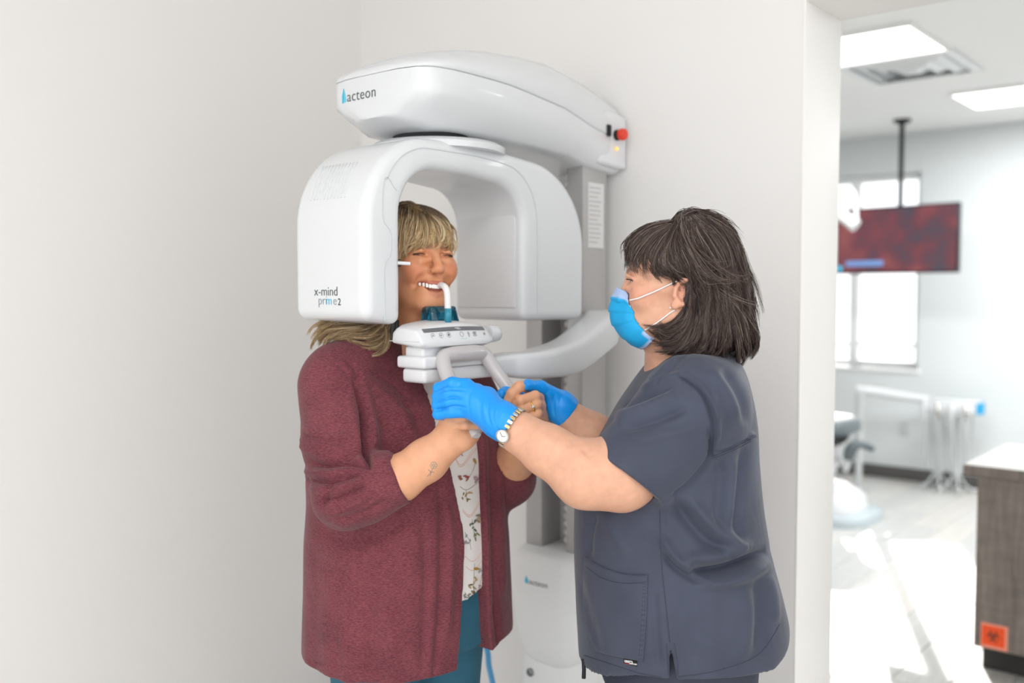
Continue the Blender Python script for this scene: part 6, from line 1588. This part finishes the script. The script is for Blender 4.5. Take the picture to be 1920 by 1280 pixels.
# --- dental chair, mostly behind the wall
m_vin = mat('grey_vinyl', '#5b6468', .4, coat=.1); m_vdk = mat('charcoal_vinyl', '#2e2e31', .5)
ch = thing('dental_chair', 'grey and white dental chair on a wide white base, half hidden by the wall edge', 'dental chair', (V(1560, 985, 5.95)[0], V(1560, 985, 5.95)[1], 0))
cb_ = V(1565, 960, 6.05); cb_[2] = 0
def chloft(name, rings, m, **k):
    bm = BM(); add_loft(bm, rings); return from_bm(name, bm, m, ch, True, sharp=60, **k)
def orr(c, ax, ay, hx, hy, z, n=32, ex=4):
    return [c + ax * hx * math.copysign(abs(math.cos(2 * PI * i / n)) ** (2 / ex), math.cos(2 * PI * i / n)) + ay * hy * math.copysign(abs(math.sin(2 * PI * i / n)) ** (2 / ex), math.sin(2 * PI * i / n)) + UP * z for i in range(n)]
XA, YA = np.array([1., 0, 0]), np.array([0, 1., 0])
c0 = cb_ + np.array([-.22, 0, 0])
chloft('base_plate', [orr(c0, XA, YA, hx, hy, z) for z, hx, hy in ((0, .48, .31), (.05, .48, .31), (.065, .46, .29))], mat('base_blue_grey', '#b5bfc4', .4))
chloft('base_cover', [orr(c0 + XA * dx, XA, YA, hx, hy, z) for z, hx, hy, dx in ((.066, .40, .24, 0), (.15, .38, .23, 0), (.21, .30, .18, -.03), (.23, .2, .12, -.05))], m_white2)
chloft('lift_column', [orr(c0 + XA * dx, XA, YA, hx, hy, z) for z, hx, hy, dx in ((.22, .16, .11, 0.02), (.35, .15, .10, .08), (.50, .17, .11, .10), (.54, .2, .14, .10))], m_white2)
chloft('seat', [orr(c0 + XA * dx, XA, YA, hx, hy, z) for z, hx, hy, dx in ((.54, .40, .22, -.10), (.56, .44, .25, -.10), (.62, .44, .25, -.10), (.645, .40, .22, -.10))], m_vin)
hd_ = V(1556, 814, 6.0)
bm = BM(); bmesh.ops.create_uvsphere(bm, u_segments=28, v_segments=16, radius=1); bmesh.ops.transform(bm, matrix=Matrix.Translation(Vector(hd_)) @ Matrix.Diagonal((.115, .13, .075, 1)), verts=bm.verts); from_bm('headrest', bm, m_vdk, ch, True)
tube('headrest_bar', [hd_ + np.array([-.02, 0, -.02]), hd_ + np.array([-.10, .02, -.10]), c0 + np.array([.10, .02, .60])], .016, m_sil, ch, 10)
ar = crom([V(1590, 862, 5.9), V(1596, 842, 5.9), V(1612, 832, 5.9), V(1636, 842, 5.9)], 20)
tube('armrest', ar, [.030 + .012 * math.sin(PI * i / 19) for i in range(20)], m_vin, ch, 14, flat=((0, 0, 1), .6))
tube('armrest_post', [V(1593, 855, 5.92), V(1588, 880, 5.95), c0 + np.array([.14, .0, .5])], .022, m_white2, ch, 10)
# --- delivery cart
ct = thing('delivery_cart', 'white dental delivery cart with hanging hoses beside the far wall', 'dental cart', (V(1785, 915, 6.9)[0], V(1785, 915, 6.9)[1], 0))
m_hose = mat('hose_grey', '#c3c6c6', .5)
tl, trr = V(1733, 756, 6.95), V(1836, 762, 6.7); tcx = (tl + trr) / 2; ta = trr - tl; ta[2] = 0; tln = np.linalg.norm(ta) / 2; ta /= tln * 2; tb = np.array([-ta[1], ta[0], 0])
tcx[2] = .60
def ctl(name, rings, m, **k):
    bm = BM(); add_loft(bm, rings); return from_bm(name, bm, m, ct, True, sharp=60, **k)
tray_ = ctl('tray_housing', [orr(np.array([tcx[0], tcx[1], 0]), ta, tb, tln * f, .14 * f, z) for z, f in ((.570, .92), (.582, 1.0), (.64, 1.0), (.655, .95))], m_white2)
ctl('tray_top', [orr(np.array([tcx[0], tcx[1], 0]) + ta * .03, ta, tb, tln * f, .13 * f, z) for z, f in ((.656, .9), (.672, .9), (.676, .86))], m_white)
ctl('blue_cover', [orr(np.array([tcx[0], tcx[1], 0]) + ta * (tln - .02), ta, tb, .05, .06, z) for z in (.585, .60, .66, .664)], mat('bright_blue_film', '#18a6dc', .4), label='bright blue cover film')
for k in range(4):
    a = -.75 + k * .5; p0 = np.array([tcx[0], tcx[1], 0]) + ta * tln * a + (-tb) * .145
    bm = BM(); add_tube(bm, [p0 + UP * .66, p0 + UP * .56, p0 + UP * .53], [.012, .011, .007], 10); hp = from_bm('handpiece', bm, m_sil if k % 2 else m_white2, ct)
    tube('hose', crom([p0 + UP * .535, p0 + UP * .40 + ta * .01, p0 + UP * .22 + tb * .03, p0 + UP * .16 + tb * .10, p0 + UP * .30 + tb * .15, p0 + UP * .57 + tb * .16], 24), .0065, m_hose, hp, 7)
for s in (-.45, .25):
    f0 = np.array([tcx[0], tcx[1], 0]) + ta * tln * s
    pl = tube('leg_column', [f0 + UP * .58, f0 + UP * .12], .013, m_hose, ct, 10)
    for a in range(4):
        an = .5 + a * PI / 2; dv = np.array([math.cos(an), math.sin(an), 0])
        tube('foot', [f0 + UP * .16, f0 + dv * .06 + UP * .06, f0 + dv * .12 + UP * .010], .009, m_hose, pl, 8)
pst = V(1612, 760, 7.05); pst[2] = 0
tube('swing_post', [pst, pst + UP * .70], .026, mat('post_pale_grey', '#c6c9c9', .5), ct, 14)
bm = BM(); q0 = pst + UP * .72; q1 = np.array([tcx[0], tcx[1], .655]) - ta * tln * .85
add_tube(bm, [q0 - ta * .03, q0 + (q1 - q0) * .5, q1], [.034, .032, .030], 14); from_bm('swing_arm', bm, m_white2, ct, True, sharp=60)
tube('swing_knob', [pst + UP * .44, pst + UP * .44 - ta * .10], .018, m_white2, ct, 10)
# --- operating lamp above the chair
lp = thing('operating_lamp', 'white dental operating lamp on a jointed arm in front of the television', 'lamp', tuple(V(1590, 400, 5.6) * np.array([1, 1, 0]) + np.array([0, 0, FAR_CEIL])))
bm = BM()
ln0, ln1 = V(1552, 384, 5.62), V(1606, 424, 5.5)
add_tube(bm, crom([ln0, ln0 + (ln1 - ln0) * .08, ln0 + (ln1 - ln0) * .5, ln0 + (ln1 - ln0) * .92, ln1], 16), [.018, .028, .032, .034, .035, .035, .035, .035, .036, .037, .038, .039, .040, .040, .034, .022], 16)
from_bm('lamp_head', bm, m_white2, lp, True, sharp=60)
tube('handle_loop', crom([V(1566, 388, 5.6), V(1570, 362, 5.6), V(1584, 354, 5.6), V(1600, 358, 5.58), V(1604, 380, 5.55), V(1606, 412, 5.5)], 24), .012, m_white2, lp, 10)
aj = V(1500, 340, 5.75)
tube('lamp_arm', [ln0, (ln0 + aj) / 2 + UP * .02, aj], .022, m_white2, lp, 12)
tube('lamp_post', [aj, aj + UP * (FAR_CEIL - aj[2])], .025, m_white2, lp, 14)
# --- blue cable beside the scanner's pedestal
pc0 = on_plane(880, 1140, (0, 1, 0), WALLY - .004)
pcf = V(950, 1480, 2.45)
tube('power_cable', crom([pc0, pc0 + np.array([.0, -.05, -.01]), V(908, 1206, 2.56), V(917, 1250, 2.53), V(926, 1292, 2.51), V(940, 1380, 2.48), (pcf[0], pcf[1], .012), (-1.74, 1.96, .010), (-1.70, 1.99, .010)], 50), .0075, mat('blue_cable', '#4f9fd0', .45), None, 10, cat='cable', label='light blue cable dropping from the wall behind the maroon cardigan')
